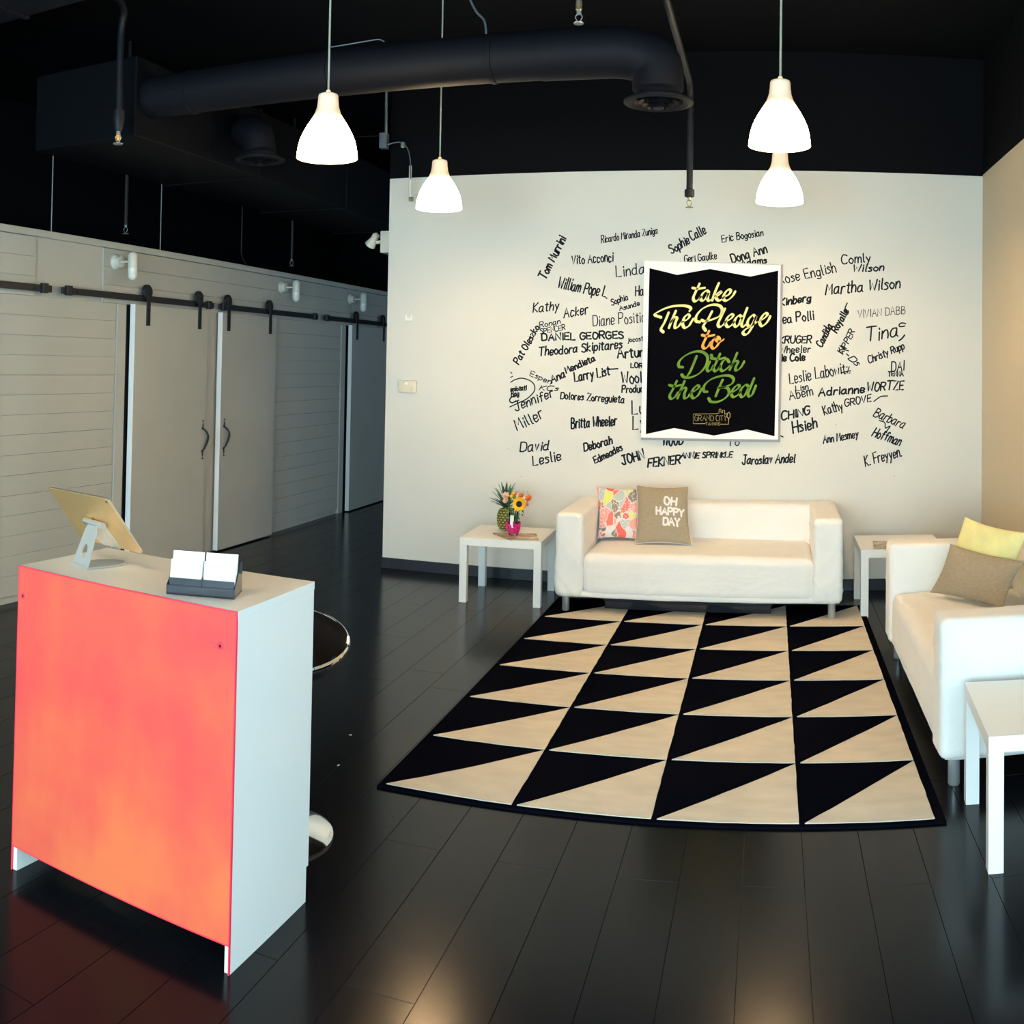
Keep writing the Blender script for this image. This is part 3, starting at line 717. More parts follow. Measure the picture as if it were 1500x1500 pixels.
# ------------------------------------------------------------------ pendant lamps
def pendant(loc, label):
    t = thing('pendant_lamp', label, 'pendant lamp', loc, 0, 'bell pendant lamps with glowing shades')
    prof = [(0.140, 0.0), (0.1385, 0.02), (0.134, 0.05), (0.125, 0.085), (0.112, 0.115), (0.094, 0.148), (0.075, 0.178), (0.060, 0.205), (0.051, 0.232), (0.047, 0.262), (0.046, 0.285), (0.043, 0.293), (0.030, 0.298), (0.006, 0.299)]
    inner = [(max(0.004, r - 0.003), z - 0.002 if z > 0 else 0.0) for r, z in reversed(prof)]
    s = MB().lathe(prof + inner, 48).build('lamp_shade', 'shade', t, True, auto=1.2)
    MB().lathe([(0.004, 0.296), (0.012, 0.298), (0.010, 0.312), (0.004, 0.316)], 12).build('cord_grip', 'shadetop', t, True)
    MB().tube([(0, 0, 0.30), (0, 0, ZC - loc[2] - 0.02)], 0.0048, 8).build('cord', 'cord', t, True)
    MB().lathe([(0.001, 0.0), (0.05, 0.0), (0.045, -0.035), (0.01, -0.05), (0.001, -0.05)], 20, (0, 0, ZC - loc[2])).build('ceiling_rose', 'switchwhite', t, True)
    MB().lathe([(0.001, 0.055), (0.018, 0.060), (0.030, 0.08), (0.030, 0.10), (0.018, 0.125), (0.014, 0.15), (0.001, 0.151)], 16).build('light_bulb', 'bulb', t, True)
    l = bpy.data.lights.new('bulb_light', 'POINT'); l.energy = LAMP_POWER; l.color = LAMP_COL; l.shadow_soft_size = 0.035
    lo = bpy.data.objects.new('bulb_light', l); C.objects.link(lo); lo.parent = t; lo.location = (0, 0, 0.03)
    return t
def lamp_pos(x0, x1, y, dia=0.28):
    r = dia / ((x1 - x0) / F); d = ray((x0 + x1) / 2, y); h = math.hypot(d.x, d.y)
    return (d.x / h * r, d.y / h * r, HC + d.z / h * r)
pendant(lamp_pos(434, 524, 232), 'lit bell pendant lamp on the left, above the passage beside the counter')
pendant(lamp_pos(609, 677, 306), 'lit bell pendant lamp overlapping the left end of the signature wall')
pendant(lamp_pos(1096, 1188, 214), 'largest lit bell pendant lamp at the upper right, in front of the black ceiling')
pendant(lamp_pos(1107, 1177, 297), 'lit bell pendant lamp directly below the large right one, in front of the signature wall')

pendant((-1.91, 1.15, 2.47), 'added bell pendant lamp out of view, put in to warm the counter top')  # added lamp, unseen, gives the counter top warm light

# ------------------------------------------------------------------ ceiling services
t = thing('trunk_duct', 'black square trunk duct running down the passage above the boarded wall', 'duct', (0, 0, 0))
MB().box(-4.30, -3.50, 4.65, 13.3, 2.87, 3.35, 0.01).build('duct_body', 'trunk', t)
for yy in (6.1, 7.6, 9.1, 10.6): MB().box(-4.315, -3.485, yy, yy + 0.03, 2.86, 3.36, 0.002).build('duct_flange', 'trunk', t)
RD = 0
t = thing('round_duct', 'black round duct crossing the ceiling to a round diffuser', 'duct', (0, 0, 0))
Y0 = 4.80; rr = 0.122; zc = 3.125
pts = [(-3.498, Y0, zc)] + [(-3.40 + k * 0.30, Y0, zc) for k in range(0, 8)] + [(-1.15, Y0, zc)]
MB().tube(pts, rr, 28).build('duct_pipe', 'duct', t, True)
el = [(-1.15, Y0, zc)]
for k in range(0, 9):
    a = PI / 2 * k / 8; el.append((-0.80 + 0.235 * math.sin(a), Y0, zc - 0.10 + 0.10 * math.cos(a)))
el += [(-0.565, Y0, 2.93)]
MB().tube(el, rr + 0.004, 28).build('duct_elbow', 'duct', t, True)
for xx in (-3.2, -2.3, -1.4): MB().lathe([(rr + 0.001, -0.012), (rr + 0.006, -0.01), (rr + 0.006, 0.01), (rr + 0.001, 0.012)], 28, (xx, Y0, zc), axis='x').build('duct_seam', 'duct', t, True)
def diffuser(loc, R, label):
    t = thing('ceiling_diffuser', label, 'diffuser', loc)
    MB().lathe([(R * 0.66, 0.05), (R * 0.70, 0.02), (R, 0.012), (R, 0.004), (R * 0.86, -0.004), (R * 0.72, 0.008), (R * 0.66, 0.03)], 40).build('outer_ring', 'duct', t, True)
    for k, q in enumerate((0.56, 0.42, 0.28)):
        MB().lathe([(R * (q - 0.11), 0.03 - 0.014 * k), (R * q, 0.008 - 0.014 * k), (R * (q + 0.03), 0.004 - 0.014 * k), (R * (q - 0.09), 0.024 - 0.014 * k)], 36).build('cone_ring', 'duct', t, True)
    MB().lathe([(0.001, -0.026), (R * 0.14, -0.026), (R * 0.16, -0.020), (R * 0.08, 0.0), (0.001, 0.0)], 24).build('centre_cone', 'duct', t, True)
diffuser((-0.565, Y0 + 0.03, 2.872), 0.172, 'round black slatted diffuser on the end of the round duct, right of the top centre')
bt = thing('branch_duct', 'black flexible duct stub over the passage diffuser, left of the first pendant lamp', 'duct')
MB().tube(smooth_pts([(-3.482, 5.9, 3.12), (-3.36, 5.72, 3.10), (-3.25, 5.65, 3.04), (-3.22, 5.64, 2.93)], 5), 0.11, 20).build('duct_stub', 'duct', bt, True)
diffuser((-3.22, 5.64, 2.875), 0.165, 'round black slatted diffuser over the passage, left of the first pendant lamp')
t = thing('box_duct', 'black box duct crossing the top left corner of the ceiling', 'duct')
MB().box(-6.0, -2.6, 3.12, 3.68, 3.30, 3.72, 0.01).build('duct_body', 'duct', t)
for xx in (-4.2, -2.9): [MB().box(xx, xx + 0.03, ya, ya + 0.015, 3.28, ZC).build('hanger_strap', 'pipe', t) for ya in (3.09, 3.695)]
for xx in (-4.6, -3.5): MB().box(xx, xx + 0.03, 3.11, 3.69, 3.29, 3.73, 0.002).build('duct_flange', 'duct', t)

def sprinkler(parent, p, m='brass', s=1.0):
    MB().lathe([(0.001, 0), (0.011 * s, 0), (0.012 * s, -0.018 * s), (0.006 * s, -0.022 * s), (0.001, -0.022 * s)], 12, p).build('sprinkler_fitting', m, parent, True)
    f = MB()
    for sg in (-1, 1): f.tube(smooth_pts([(p[0] + sg * 0.008 * s, p[1], p[2] - 0.018 * s), (p[0] + sg * 0.017 * s, p[1], p[2] - 0.034 * s), (p[0] + sg * 0.003, p[1], p[2] - 0.06 * s)], 4), 0.0028 * s, 6)
    f.build('sprinkler_frame', m, parent, True)
    MB().lathe([(0.001, -0.062 * s), (0.026 * s, -0.062 * s), (0.024 * s, -0.066 * s), (0.001, -0.066 * s)], 16, p).build('deflector', m, parent, True)
t = thing('sprinkler_drop', 'black sprinkler drop pipe with an amber bulb head at the upper left', 'sprinkler')
MB().tube([(-3.28, 3.74, 3.60), (-3.28, 3.74, ZC)], 0.021, 12).build('riser_pipe', 'pipe', t, True)
MB().tube(smooth_pts([(-3.28, 3.72, 3.60), (-3.36, 4.15, 3.58), (-3.42, 4.40, 3.55), (-3.465, 4.45, 3.45), (-3.47, 4.45, 3.30), (-3.47, 4.45, 2.90)], 5), 0.021, 12).build('drop_pipe', 'pipe', t, True)
MB().lathe([(0.035, 0.10), (0.036, 0.05), (0.028, 0), (0.020, -0.02), (0.001, -0.02)], 16, (-3.47, 4.45, 2.875)).build('reducer', 'pipe', t, True)
MB().lathe([(0.001, 0), (0.009, -0.006), (0.012, -0.022), (0.008, -0.038), (0.001, -0.044)], 14, (-3.47, 4.45, 2.845)).build('amber_bulb', 'amber', t, True)
sprinkler(t, (-3.47, 4.45, 2.858), 'chrome', 1.15)
t = thing('sprinkler_drop', 'brass sprinkler head at the top edge, above the round duct', 'sprinkler', group=None)
MB().tube([(-0.905, 4.5, ZC), (-0.905, 4.5, 3.27)], 0.014, 10).build('drop_pipe', 'pipe', t, True)
MB().lathe([(0.015, 0.05), (0.016, 0.01), (0.009, 0), (0.001, 0)], 14, (-0.905, 4.5, 3.225)).build('nozzle_cup', 'brass', t, True)
sprinkler(t, (-0.905, 4.5, 3.232), 'chrome', 0.95)
t = thing('sprinkler_drop', 'black sprinkler pipe with brass head hanging before the signature wall, above the poster', 'sprinkler')
MB().tube(smooth_pts([(-0.50, 2.6, 3.28), (-0.50, 4.0, 3.28), (-0.50, 5.80, 3.28)], 3) + [Vector((-0.50, 5.88, 3.27)), Vector((-0.50, 5.94, 3.22)), Vector((-0.50, 5.95, 3.12)), Vector((-0.50, 5.95, 2.64))], 0.0195, 12).build('pipe', 'pipe', t, True)
for yy in (2.8, 4.5): MB().tube([(-0.50, yy, 3.28), (-0.50, yy, ZC)], 0.006, 8).build('hanger', 'pipe', t, True)
MB().lathe([(0.020, 0.05), (0.030, 0.045), (0.030, 0.005), (0.020, 0), (0.001, 0)], 14, (-0.50, 5.95, 2.60)).build('coupling', 'pipe', t, True)
sprinkler(t, (-0.50, 5.95, 2.60), 'brass', 0.95)
for yy, lb in ((5.68, 'small dull sprinkler head in the dark above the first wall lamp'), (8.25, 'small dull sprinkler head in the dark above the second wall lamp')):
    t = thing('sprinkler_drop', lb, 'sprinkler')
    MB().tube([(XL - 0.03, yy, ZC), (XL - 0.03, yy, 2.52)], 0.014, 8).build('drop_pipe', 'pipe', t, True)
    sprinkler(t, (XL - 0.03, yy, 2.52), 'greywire', 1.0)
for k, (yy, z1, lb) in enumerate(((4.83, 2.87, 'thin steel rod left of the amber sprinkler, standing on the boarded wall'), (6.06, 2.87, 'thin steel rod right of the first wall lamp, standing on the boarded wall'),
                        (7.25, 2.87, 'thin bent steel rod left of the second wall lamp, standing on the boarded wall'))):
    t = thing('hanger_rod', lb, 'rod', (XL - 0.02, yy, 2.376), 0, 'thin rods from the trunk duct to the boarded wall')
    pts = [(0.03, 0, z1 - 2.376), (0.03, 0, 0.10), (0.03, 0 if k < 2 else 0.02, 0.06), (0.03, 0 if k < 2 else 0.10, 0.0)]
    MB().tube(pts, 0.0042 if k < 2 else 0.006, 6).build('rod', 'greywire' if k < 2 else 'pipe', t, True)
# conduit, junction box and flex near the end of the signature wall
t = thing('junction_box', 'grey metal junction box with conduit and flex, above the left end of the signature wall', 'junction box', (0, 0, 0))
J = on_y(562, 206, 6.9)
MB().box(J.x - 0.030, J.x + 0.030, 6.88, 6.94, J.z - 0.058, J.z + 0.058, 0.004).build('box', 'greywire', t)
MB().tube(smooth_pts([(J.x + 0.015, 6.91, J.z + 0.05), (J.x + 0.012, 6.91, ZC - 0.2), (J.x + 0.03, 6.91, ZC - 0.06), (J.x + 0.10, 6.91, ZC)], 6), 0.012, 8).build('conduit', 'greywire', t, True)
pw = [on_y(*p, 6.9) for p in ((568, 212), (578, 209), (588, 209), (597, 218), (601, 236), (601.5, 262))]
MB().tube(smooth_pts(pw, 5), 0.0045, 6).build('flex', 'greywire', t, True)
pw = [on_y(*p, 6.93) for p in ((601.3, 243), (601, 262), (600, 277), (601, 289))]
MB().tube(smooth_pts(pw, 4), 0.011, 8).build('flex_sleeve', 'wall', t, True)
cl = on_y(590, 212, 6.9); MB().box(cl.x - 0.013, cl.x + 0.013, 6.89, 6.92, cl.z - 0.02, cl.z + 0.02, 0.003).build('clip', 'chrome', t)
q = on_y(602, 292, 6.94); MB().box(q.x - 0.012, q.x + 0.018, 6.92, 6.95, q.z - 0.016, q.z + 0.016, 0.003).build('plug', 'brass', t)
pw = [on_y(*p, 6.9) for p in ((556, 199), (530, 200), (505, 203))]
MB().tube(smooth_pts(pw, 4), 0.003, 6).build('wire', 'pipe', t, True)
t = thing('ceiling_cable', 'pale flex curving down behind the round duct, right of the second pendant cord', 'cable')
pw = [on_y(*p, 4.9) for p in ((684, -10), (697, 16), (708, 28), (711.5, 40), (712, 60))]
MB().tube(smooth_pts(pw, 5), 0.006, 8).build('cable', 'greywire', t, True)
t = thing('duct_wire', 'thin wire lying along the top of the round duct', 'wire')
pw = [on_y(*p, 4.78) for p in ((485, 69), (510, 65), (545, 59), (556, 58), (563, 61))]
MB().tube(smooth_pts(pw, 5), 0.0035, 6).build('wire', 'greywire', t, True)

# ------------------------------------------------------------------ rug
rg = thing('rug', 'black and beige rug of long triangles in front of the sofas', 'rug', (-1.386, 3.467, 0))
cx_ = [0, 0.5, 1.0, 1.512, 1.985]; CDp = 0.5206; NR = 6
MB().box(-0.022, 2.012, -0.026, NR * CDp + 0.02, 0.0, 0.009, 0.004).build('rug_base', 'rugblack', rg)
rt = random.Random(5)
for i in range(4):
    for j in range(NR):
        x0, x1 = cx_[i] + 0.008, cx_[i + 1] - 0.012; y0, y1 = j * CDp + (0.0 if j == 0 else 0.004), (j + 1) * CDp - 0.006
        # slightly ragged pile edges
        def edge(a, b_, n=9):
            a = Vector(a); b_ = Vector(b_); d = b_ - a; nn = Vector((-d.y, d.x)).normalized()
            return [a + d * k / n + nn * (rt.uniform(-0.0016, 0.0016) if 0 < k < n else 0) for k in range(n)]
        poly = edge((x0, y0), (x1, y0)) + edge((x1, y0), (x1, y1)) + edge((x1, y1), (x0, y0))
        n = len(poly); V = [(p.x, p.y, 0.0085) for p in poly] + [(p.x * 0.998 + 0.002 * (x0 + 2 * x1) / 3, p.y * 0.998 + 0.002 * (2 * y0 + y1) / 3, 0.0125) for p in poly]
        link('rug_triangle', V, [tuple(range(n, 2 * n))] + [(k, (k + 1) % n, n + (k + 1) % n, n + k) for k in range(n)], 'rugbeige', rg)

# ------------------------------------------------------------------ sofas
def soft_box(x0, x1, y0, y1, z0, z1, r, step, disp):
    nx, ny, nz = [max(3, int(round((b_ - a) / step))) for a, b_ in ((x0, x1), (y0, y1), (z0, z1))]
    V = {}; vs = []; fs = []
    lo = Vector((x0, y0, z0)); hi = Vector((x1, y1, z1)); N = (nx, ny, nz)
    def vid(i, j, k):
        key = (i, j, k)
        if key not in V:
            p = Vector([lo[a] + (hi[a] - lo[a]) * q / N[a] for a, q in enumerate(key)])
            # denser rows near the rounded rims
            c = Vector([min(max(p[a], lo[a] + r), hi[a] - r) for a in range(3)])
            d = p - c; nrm = d.normalized() if d.length > 1e-6 else Vector((0, 0, 1))
            if d.length > 1e-6: p = c + nrm * r
            p = p + nrm * disp(p, nrm)
            V[key] = len(vs); vs.append(p)
        return V[key]
    for i in range(nx):
        for j in range(ny):
            fs.append((vid(i, j, 0), vid(i, j + 1, 0), vid(i + 1, j + 1, 0), vid(i + 1, j, 0)))
            fs.append((vid(i, j, nz), vid(i + 1, j, nz), vid(i + 1, j + 1, nz), vid(i, j + 1, nz)))
    for i in range(nx):
        for k in range(nz):
            fs.append((vid(i, 0, k), vid(i + 1, 0, k), vid(i + 1, 0, k + 1), vid(i, 0, k + 1)))
            fs.append((vid(i, ny, k), vid(i, ny, k + 1), vid(i + 1, ny, k + 1), vid(i + 1, ny, k)))
    for j in range(ny):
        for k in range(nz):
            fs.append((vid(0, j, k), vid(0, j, k + 1), vid(0, j + 1, k + 1), vid(0, j + 1, k)))
            fs.append((vid(nx, j, k), vid(nx, j + 1, k), vid(nx, j + 1, k + 1), vid(nx, j, k + 1)))
    return vs, fs
def wrinkles(seed, amp, dirs):
    def f(p, n):
        s = 0
        for (dx, dy, dz), fr, a in dirs:
            u = p.x * dx + p.y * dy + p.z * dz
            q = Vector((u * fr, (p.x * dy - p.y * dx + p.z * 0.6) * 1.6, seed + p.z * 1.2))
            v = noise.noise(q + Vector((seed * 3.1, 0, 0)) + Vector((noise.noise(p * 3 + Vector((seed, 0, 0))) * 0.8, 0, 0)))
            m = max(0.0, noise.noise(p * 2.3 + Vector((0, seed * 1.7, 0))) + 0.35)
            s += a * (max(0.0, 1 - abs(v) * 7.0) ** 1.3 * 1.3 + 0.35 * (1 - abs(v) * 2.6)) * m
        return amp * s
    return f
def sofa(label, loc, rz, seed, wid=1.815, tr=1.0):
    """local frame: front faces -y at y=0, width along x from 0"""
    t = thing('sofa', label, 'sofa', loc, rz, 'white slipcovered sofas round the rug')
    W, D, H, A, SZ, B = wid, 0.86, 0.638, 0.182, 0.385, 0.116
    diag = [((0.75, 0.1, 0.65), 13, 1.0), ((0.6, 0.1, -0.8), 9, 0.5)]
    fl_ = [((0.2, 0.9, 0.3), 11, 0.6)]
    v, f = soft_box(A - 0.004, W - A + 0.004, 0.012, D - 0.10, B, SZ, 0.055, 0.015, lambda p, n: (0.012 * max(0, n.z) * math.sin(PI * min(1, max(0, (p.x - A) / (W - 2 * A)))) + wrinkles(seed, 0.0065, [((0.15, 0.95, 0.1), 16, 0.8), ((0.9, 0.2, 0.4), 7, 0.5)])(p, n)))
    link('seat', v, f, 'cover', t, True)
    v, f = soft_box(0.02, W - 0.02, D - 0.19, D, B, H, 0.035, 0.016, wrinkles(seed + 5, 0.009, diag))
    link('backrest', v, f, 'cover', t, True)
    for k, (a, b_) in enumerate(((0, A), (W - A, W))):
        v, f = soft_box(a, b_, 0, D - 0.015, B - 0.005, H, 0.032, 0.013, wrinkles(seed + 11 + k * 4, 0.0065, diag))
        link('arm', v, f, 'cover', t, True)
    # stitched skirt hem
    v, f = soft_box(0.014, W - 0.014, 0.018, D - 0.01, B - 0.009, B + 0.03, 0.01, 0.05, lambda p, n: 0.003 * noise.noise(p * 6 + Vector((seed, 0, 0))))
    link('hem', v, f, 'cover', t, True)
    for x in (0.065, W - 0.065):
        for y in (0.065, D - 0.10):
            MB().lathe([(0.001, 0), (0.020, 0), (0.0235, 0.006), (0.0235, B + 0.0), (0.001, B + 0.0)], 20, (x, y, 0.010 if y < 0.2 and rz == 0 else 0)).build('leg', 'chrome', t, True)
    return t
sofa('white slipcovered sofa against the signature wall, under the poster', (-1.352, 6.205, 0), 0, 1.3)
sofa('white slipcovered sofa along the tan right wall, cut by the picture edge', (0.645, 5.49, 0), -PI / 2, 7.9, 1.79)

t = thing('low_storage_box', 'flat dark low box pushed under the sofa by the signature wall', 'box', (-1.05, 6.36, 0.0125))
MB().box(0, 1.07, 0, 0.42, 0, 0.055, 0.006).build('box_body', 'smoke', t)
MB().box(-0.008, 1.078, -0.008, 0.428, 0.05, 0.066, 0.004).build('box_lid', 'pipe', t)

# ------------------------------------------------------------------ cushions
def cushion(name, label, bl, br, tl, tr, thick, m, seed, n=26, group=None, pinch=0.085, piping=None, sag=0.0):
    """a stuffed cushion spanned between its four corner points"""
    bl, br, tl, tr = map(Vector, (bl, br, tl, tr)); c = (bl + br + tl + tr) / 4
    nrm = (br - bl).cross(tl - bl).normalized()      # towards the viewer for the orders used here
    r_ = random.Random(seed)
    def base(u, v):      # u, v in -1..1
        k = 1 - pinch * (1 - u * u) * 0 - 0
        uu = u * (1 - pinch * (1 - v * v)); vv = v * (1 - pinch * (1 - u * u))
        a = (uu + 1) / 2; b_ = (vv + 1) / 2
        return bl.lerp(br, a).lerp(tl.lerp(tr, a), b_)
    def surf(u, v, sd):
        p = base(u, v); h = thick / 2 * (max(0, 1 - abs(u) ** 2.6) ** 0.55) * (max(0, 1 - abs(v) ** 2.6) ** 0.55)
        w_ = 0.0035 * noise.noise(Vector((u * 2.2 + seed, v * 2.2, sd))) + 0.002 * noise.noise(Vector((u * 6, v * 3 + seed, sd)))
        return p + nrm * (sd * h + (w_ * min(1, h * 40)))
    t = thing(name, label, 'cushion', c, 0, group)
    V = []; Fc = []; g = n + 1
    for sd in (1, -1):
        b0 = len(V)
        for j in range(g):
            for i in range(g):
                u = math.sin(PI / 2 * (2 * i / n - 1)); v = math.sin(PI / 2 * (2 * j / n - 1)); V.append(surf(u, v, sd) - c)
        for j in range(n):
            for i in range(n):
                q = (b0 + j * g + i, b0 + j * g + i + 1, b0 + (j + 1) * g + i + 1, b0 + (j + 1) * g + i)
                Fc.append(q if sd > 0 else tuple(reversed(q)))
    link('cushion_cover', V, Fc, m, t, True)
    if piping:
        P = []
        for k in range(4 * 16):
            s = k / 16; e = int(s); a = math.sin(PI / 2 * (2 * (s - e) - 1))
            u, v = ((a, -1), (1, a), (-a, 1), (-1, -a))[e]; P.append(base(u, v) - c)
        P.append(P[0]); MB().tube(P, 0.0035, 6, caps=False).build('piping', piping, t, True)
    return t, surf, c, nrm
cushion('patterned_cushion', 'cushion printed with coral, lime and grey patches, left on the sofa by the signature wall',
        (-1.158, 6.68, 0.405), (-0.80, 6.66, 0.40), (-1.195, 6.825, 0.735), (-0.83, 6.81, 0.745), 0.11, 'mosaic', 3)
t, surf, c0, nr = cushion('lettered_cushion', 'taupe cushion with white block lettering on the sofa by the signature wall',
        (-0.885, 6.555, 0.40), (-0.505, 6.56, 0.40), (-0.905, 6.74, 0.765), (-0.548, 6.745, 0.765), 0.13, 'taupe', 9, piping='taupelight')
def cfn(p): return surf(p.x, p.y, 1) - c0 + nr * 0.0022
rl = random.Random(2)
for txt, a, b_, h in (('OH', (0.10, 0.28), (0.56, 0.25), 0.26), ('HAPPY', (-0.22, -0.09), (0.84, -0.11), 0.25), ('DAY', (0.04, -0.46), (0.66, -0.48), 0.25)):
    o2 = handwriting(txt, a, b_, h, 0.074, cfn, rl, 0, None, 0.1)
    link('lettering', o2[0], o2[1], 'letter', t)
cushion('lime_cushion', 'pale lime cushion leaning back on the sofa along the right wall',
        (0.89, 5.235, 0.42), (1.20, 4.94, 0.43), (1.04, 5.23, 0.79), (1.29, 4.86, 0.755), 0.11, 'lime', 21, n=30)
cushion('lumbar_cushion', 'oblong taupe cushion propped in front of the lime cushion',
        (0.838, 5.14, 0.415), (1.137, 4.75, 0.415), (0.945, 5.14, 0.665), (1.25, 4.77, 0.63), 0.09, 'taupe', 33)

# ------------------------------------------------------------------ side tables
def side_table(label, loc, rz):
    t = thing('side_table', label, 'table', loc, rz, 'square white side tables')
    MB().box(0, 0.55, 0, 0.55, 0.376, 0.426, 0.0012).build('table_top', 'lack', t)
    for x in (0, 0.5):
        for y in (0, 0.5):
            MB().box(x + 0.0005, x + 0.0495, y + 0.0005, y + 0.0495, 0, 0.3765, 0.001).build('leg', 'lack', t)
    return t
side_table('square white side table holding the pineapple and flowers, left of the far sofa', (-2.012, 6.288, 0), 0.035)
side_table('square white side table in the corner between the two sofas', (0.585, 6.31, 0.0), 0)
side_table('square white side table in the right foreground, beside the near end of the sofa', (0.691, 3.078, 0), -0.056)

# ---- what stands on the left table
ZT = 0.4265
def magazine(label, pts, zz, h=0.006, group=None):
    c = sum((Vector(p) for p in pts), Vector((0, 0))) / 4
    t = thing('magazine', label, 'magazine', (c.x, c.y, zz), 0, group)
    V = [(p[0] - c.x, p[1] - c.y, q) for q in (0, h) for p in pts]
    link('pages', V, [(3, 2, 1, 0), (0, 1, 5, 4), (1, 2, 6, 5), (2, 3, 7, 6), (3, 0, 4, 7), (4, 5, 6, 7)], 'papere', t)
    V = [(p[0] - c.x, p[1] - c.y, h + q) for q in (0.0002, 0.001) for p in pts]
    link('cover', V, [(3, 2, 1, 0), (0, 1, 5, 4), (1, 2, 6, 5), (2, 3, 7, 6), (3, 0, 4, 7), (4, 5, 6, 7)], 'paper', t)
    return t
magazine('glossy magazine lying under the glass vase on the left side table', [(-1.845, 6.50), (-1.675, 6.302), (-1.492, 6.36), (-1.56, 6.575)], ZT)
magazine('worn magazine lying on the corner side table between the sofas', [(0.67, 6.345), (0.86, 6.33), (0.88, 6.57), (0.69, 6.585)], ZT, 0.008)

# pineapple
t = thing('pineapple', 'whole pineapple with a spiky crown on the left side table', 'pineapple', (-1.797, 6.64, ZT))
mb = MB(); body = []
def pr(z):
    k = (z - 0.083) / 0.086
    return 0.058 * max(0.0, 1 - abs(k) ** 2.6) ** 0.5
prof = [(0.001, 0.0)] + [(pr(0.001 + 0.164 * k / 16), 0.001 + 0.164 * k / 16) for k in range(1, 16)] + [(0.001, 0.166)]
mb.lathe(prof, 28).build('fruit_body', 'pine', t, True)
eye = None; rp = random.Random(4)
for row in range(9):
    zz = 0.016 + row * 0.0168
    R_ = pr(zz)
    for k in range(13):
        a = 2 * PI * (k + 0.5 * (row % 2)) / 13 + row * 0.03
        if eye is None:
            e = MB(); e.add([(0, -0.0105, 0), (0, 0, -0.0075), (0, 0.0105, 0), (0, 0, 0.0085), (0.0055, 0, -0.001), (0.003, 0, 0.004)],
                            [(0, 1, 4), (1, 2, 4), (2, 5, 4), (0, 4, 5), (2, 3, 5), (3, 0, 5)])
            eye = e.build('fruit_eye', 'pinetip', t); o = eye
        else:
            o = eye.copy(); C.objects.link(o)
        o.location = (math.cos(a) * (R_ - 0.0005), math.sin(a) * (R_ - 0.0005), zz); o.rotation_euler = (0, 0, a)
        o.scale = (1, 0.62 + 0.38 * R_ / 0.058, 0.72)
def blade(L, w_, bend, lift, m, parent, a, z0, r0=0.008, name='crown_leaf'):
    V = []; n = 7; Fc = []
    for k in range(n + 1):
        s = k / n; out = r0 + L * (math.sin(lift) * s + bend * s * s); up_ = z0 + L * (math.cos(lift) * s - bend * 0.45 * s * s)
        hw = w_ * (0.75 + 0.5 * s) * (1 - s) ** 0.6 / 1.0 if s < 1 else 0.0002
        V += [(out, -hw, up_ + 0.25 * hw), (out + 0.22 * hw, 0, up_ - 0.0015), (out, hw, up_ + 0.25 * hw)]
    for k in range(n):
        b0 = 3 * k; Fc += [(b0, b0 + 1, b0 + 4, b0 + 3), (b0 + 1, b0 + 2, b0 + 5, b0 + 4)]
    return link(name, V, Fc, m, parent, True, rot=(0, 0, a))
for k in range(34):
    lay = k / 34; a = k * 2.39996 + 0.3
    blade(0.072 + 0.10 * lay + rp.uniform(-0.01, 0.012), 0.0155 + rp.uniform(-0.002, 0.002), (0.35 - 0.25 * lay) * rp.uniform(0.6, 1.2), (1.05 - 0.92 * lay) * rp.uniform(0.85, 1.1), 'leafblue' if (lay > 0.3 and k % 4) else 'leafdark', t, a, 0.158 + 0.03 * lay)

# glass vase with its sleeve
VX, VY = -1.695, 6.47
t = thing('glass_vase', 'small clear glass vase with a hot pink ribbon sleeve on the magazine', 'vase', (VX, VY, ZT + 0.0075))
MB().lathe([(0.001, 0.0), (0.030, 0.0), (0.032, 0.01), (0.029, 0.06), (0.032, 0.13), (0.038, 0.17), (0.036, 0.17), (0.030, 0.13), (0.027, 0.06), (0.029, 0.012), (0.001, 0.010)], 28).build('glass_body', 'glass', t, True)
mb = MB(); n = 40
for zz, R_, amp in ((0.012, 0.034, 0.004), (0.035, 0.042, 0.007), (0.07, 0.046, 0.010), (0.085, 0.043, 0.013)):
    for k in range(n):
        a = 2 * PI * k / n; r_ = R_ + amp * math.sin(a * 7 + zz * 40); mb.v.append(Vector((r_ * math.cos(a), r_ * math.sin(a), zz + amp * 0.8 * math.cos(a * 5))))
for j in range(3):
    for k in range(n): mb.f.append((j * n + k, j * n + (k + 1) % n, (j + 1) * n + (k + 1) % n, (j + 1) * n + k))
mb.build('ribbon_sleeve', 'pink', t, True)
MB().box(-0.013, 0.013, -0.040, -0.037, 0.052, 0.135, 0.0013).build('paper_tag', 'card', t)
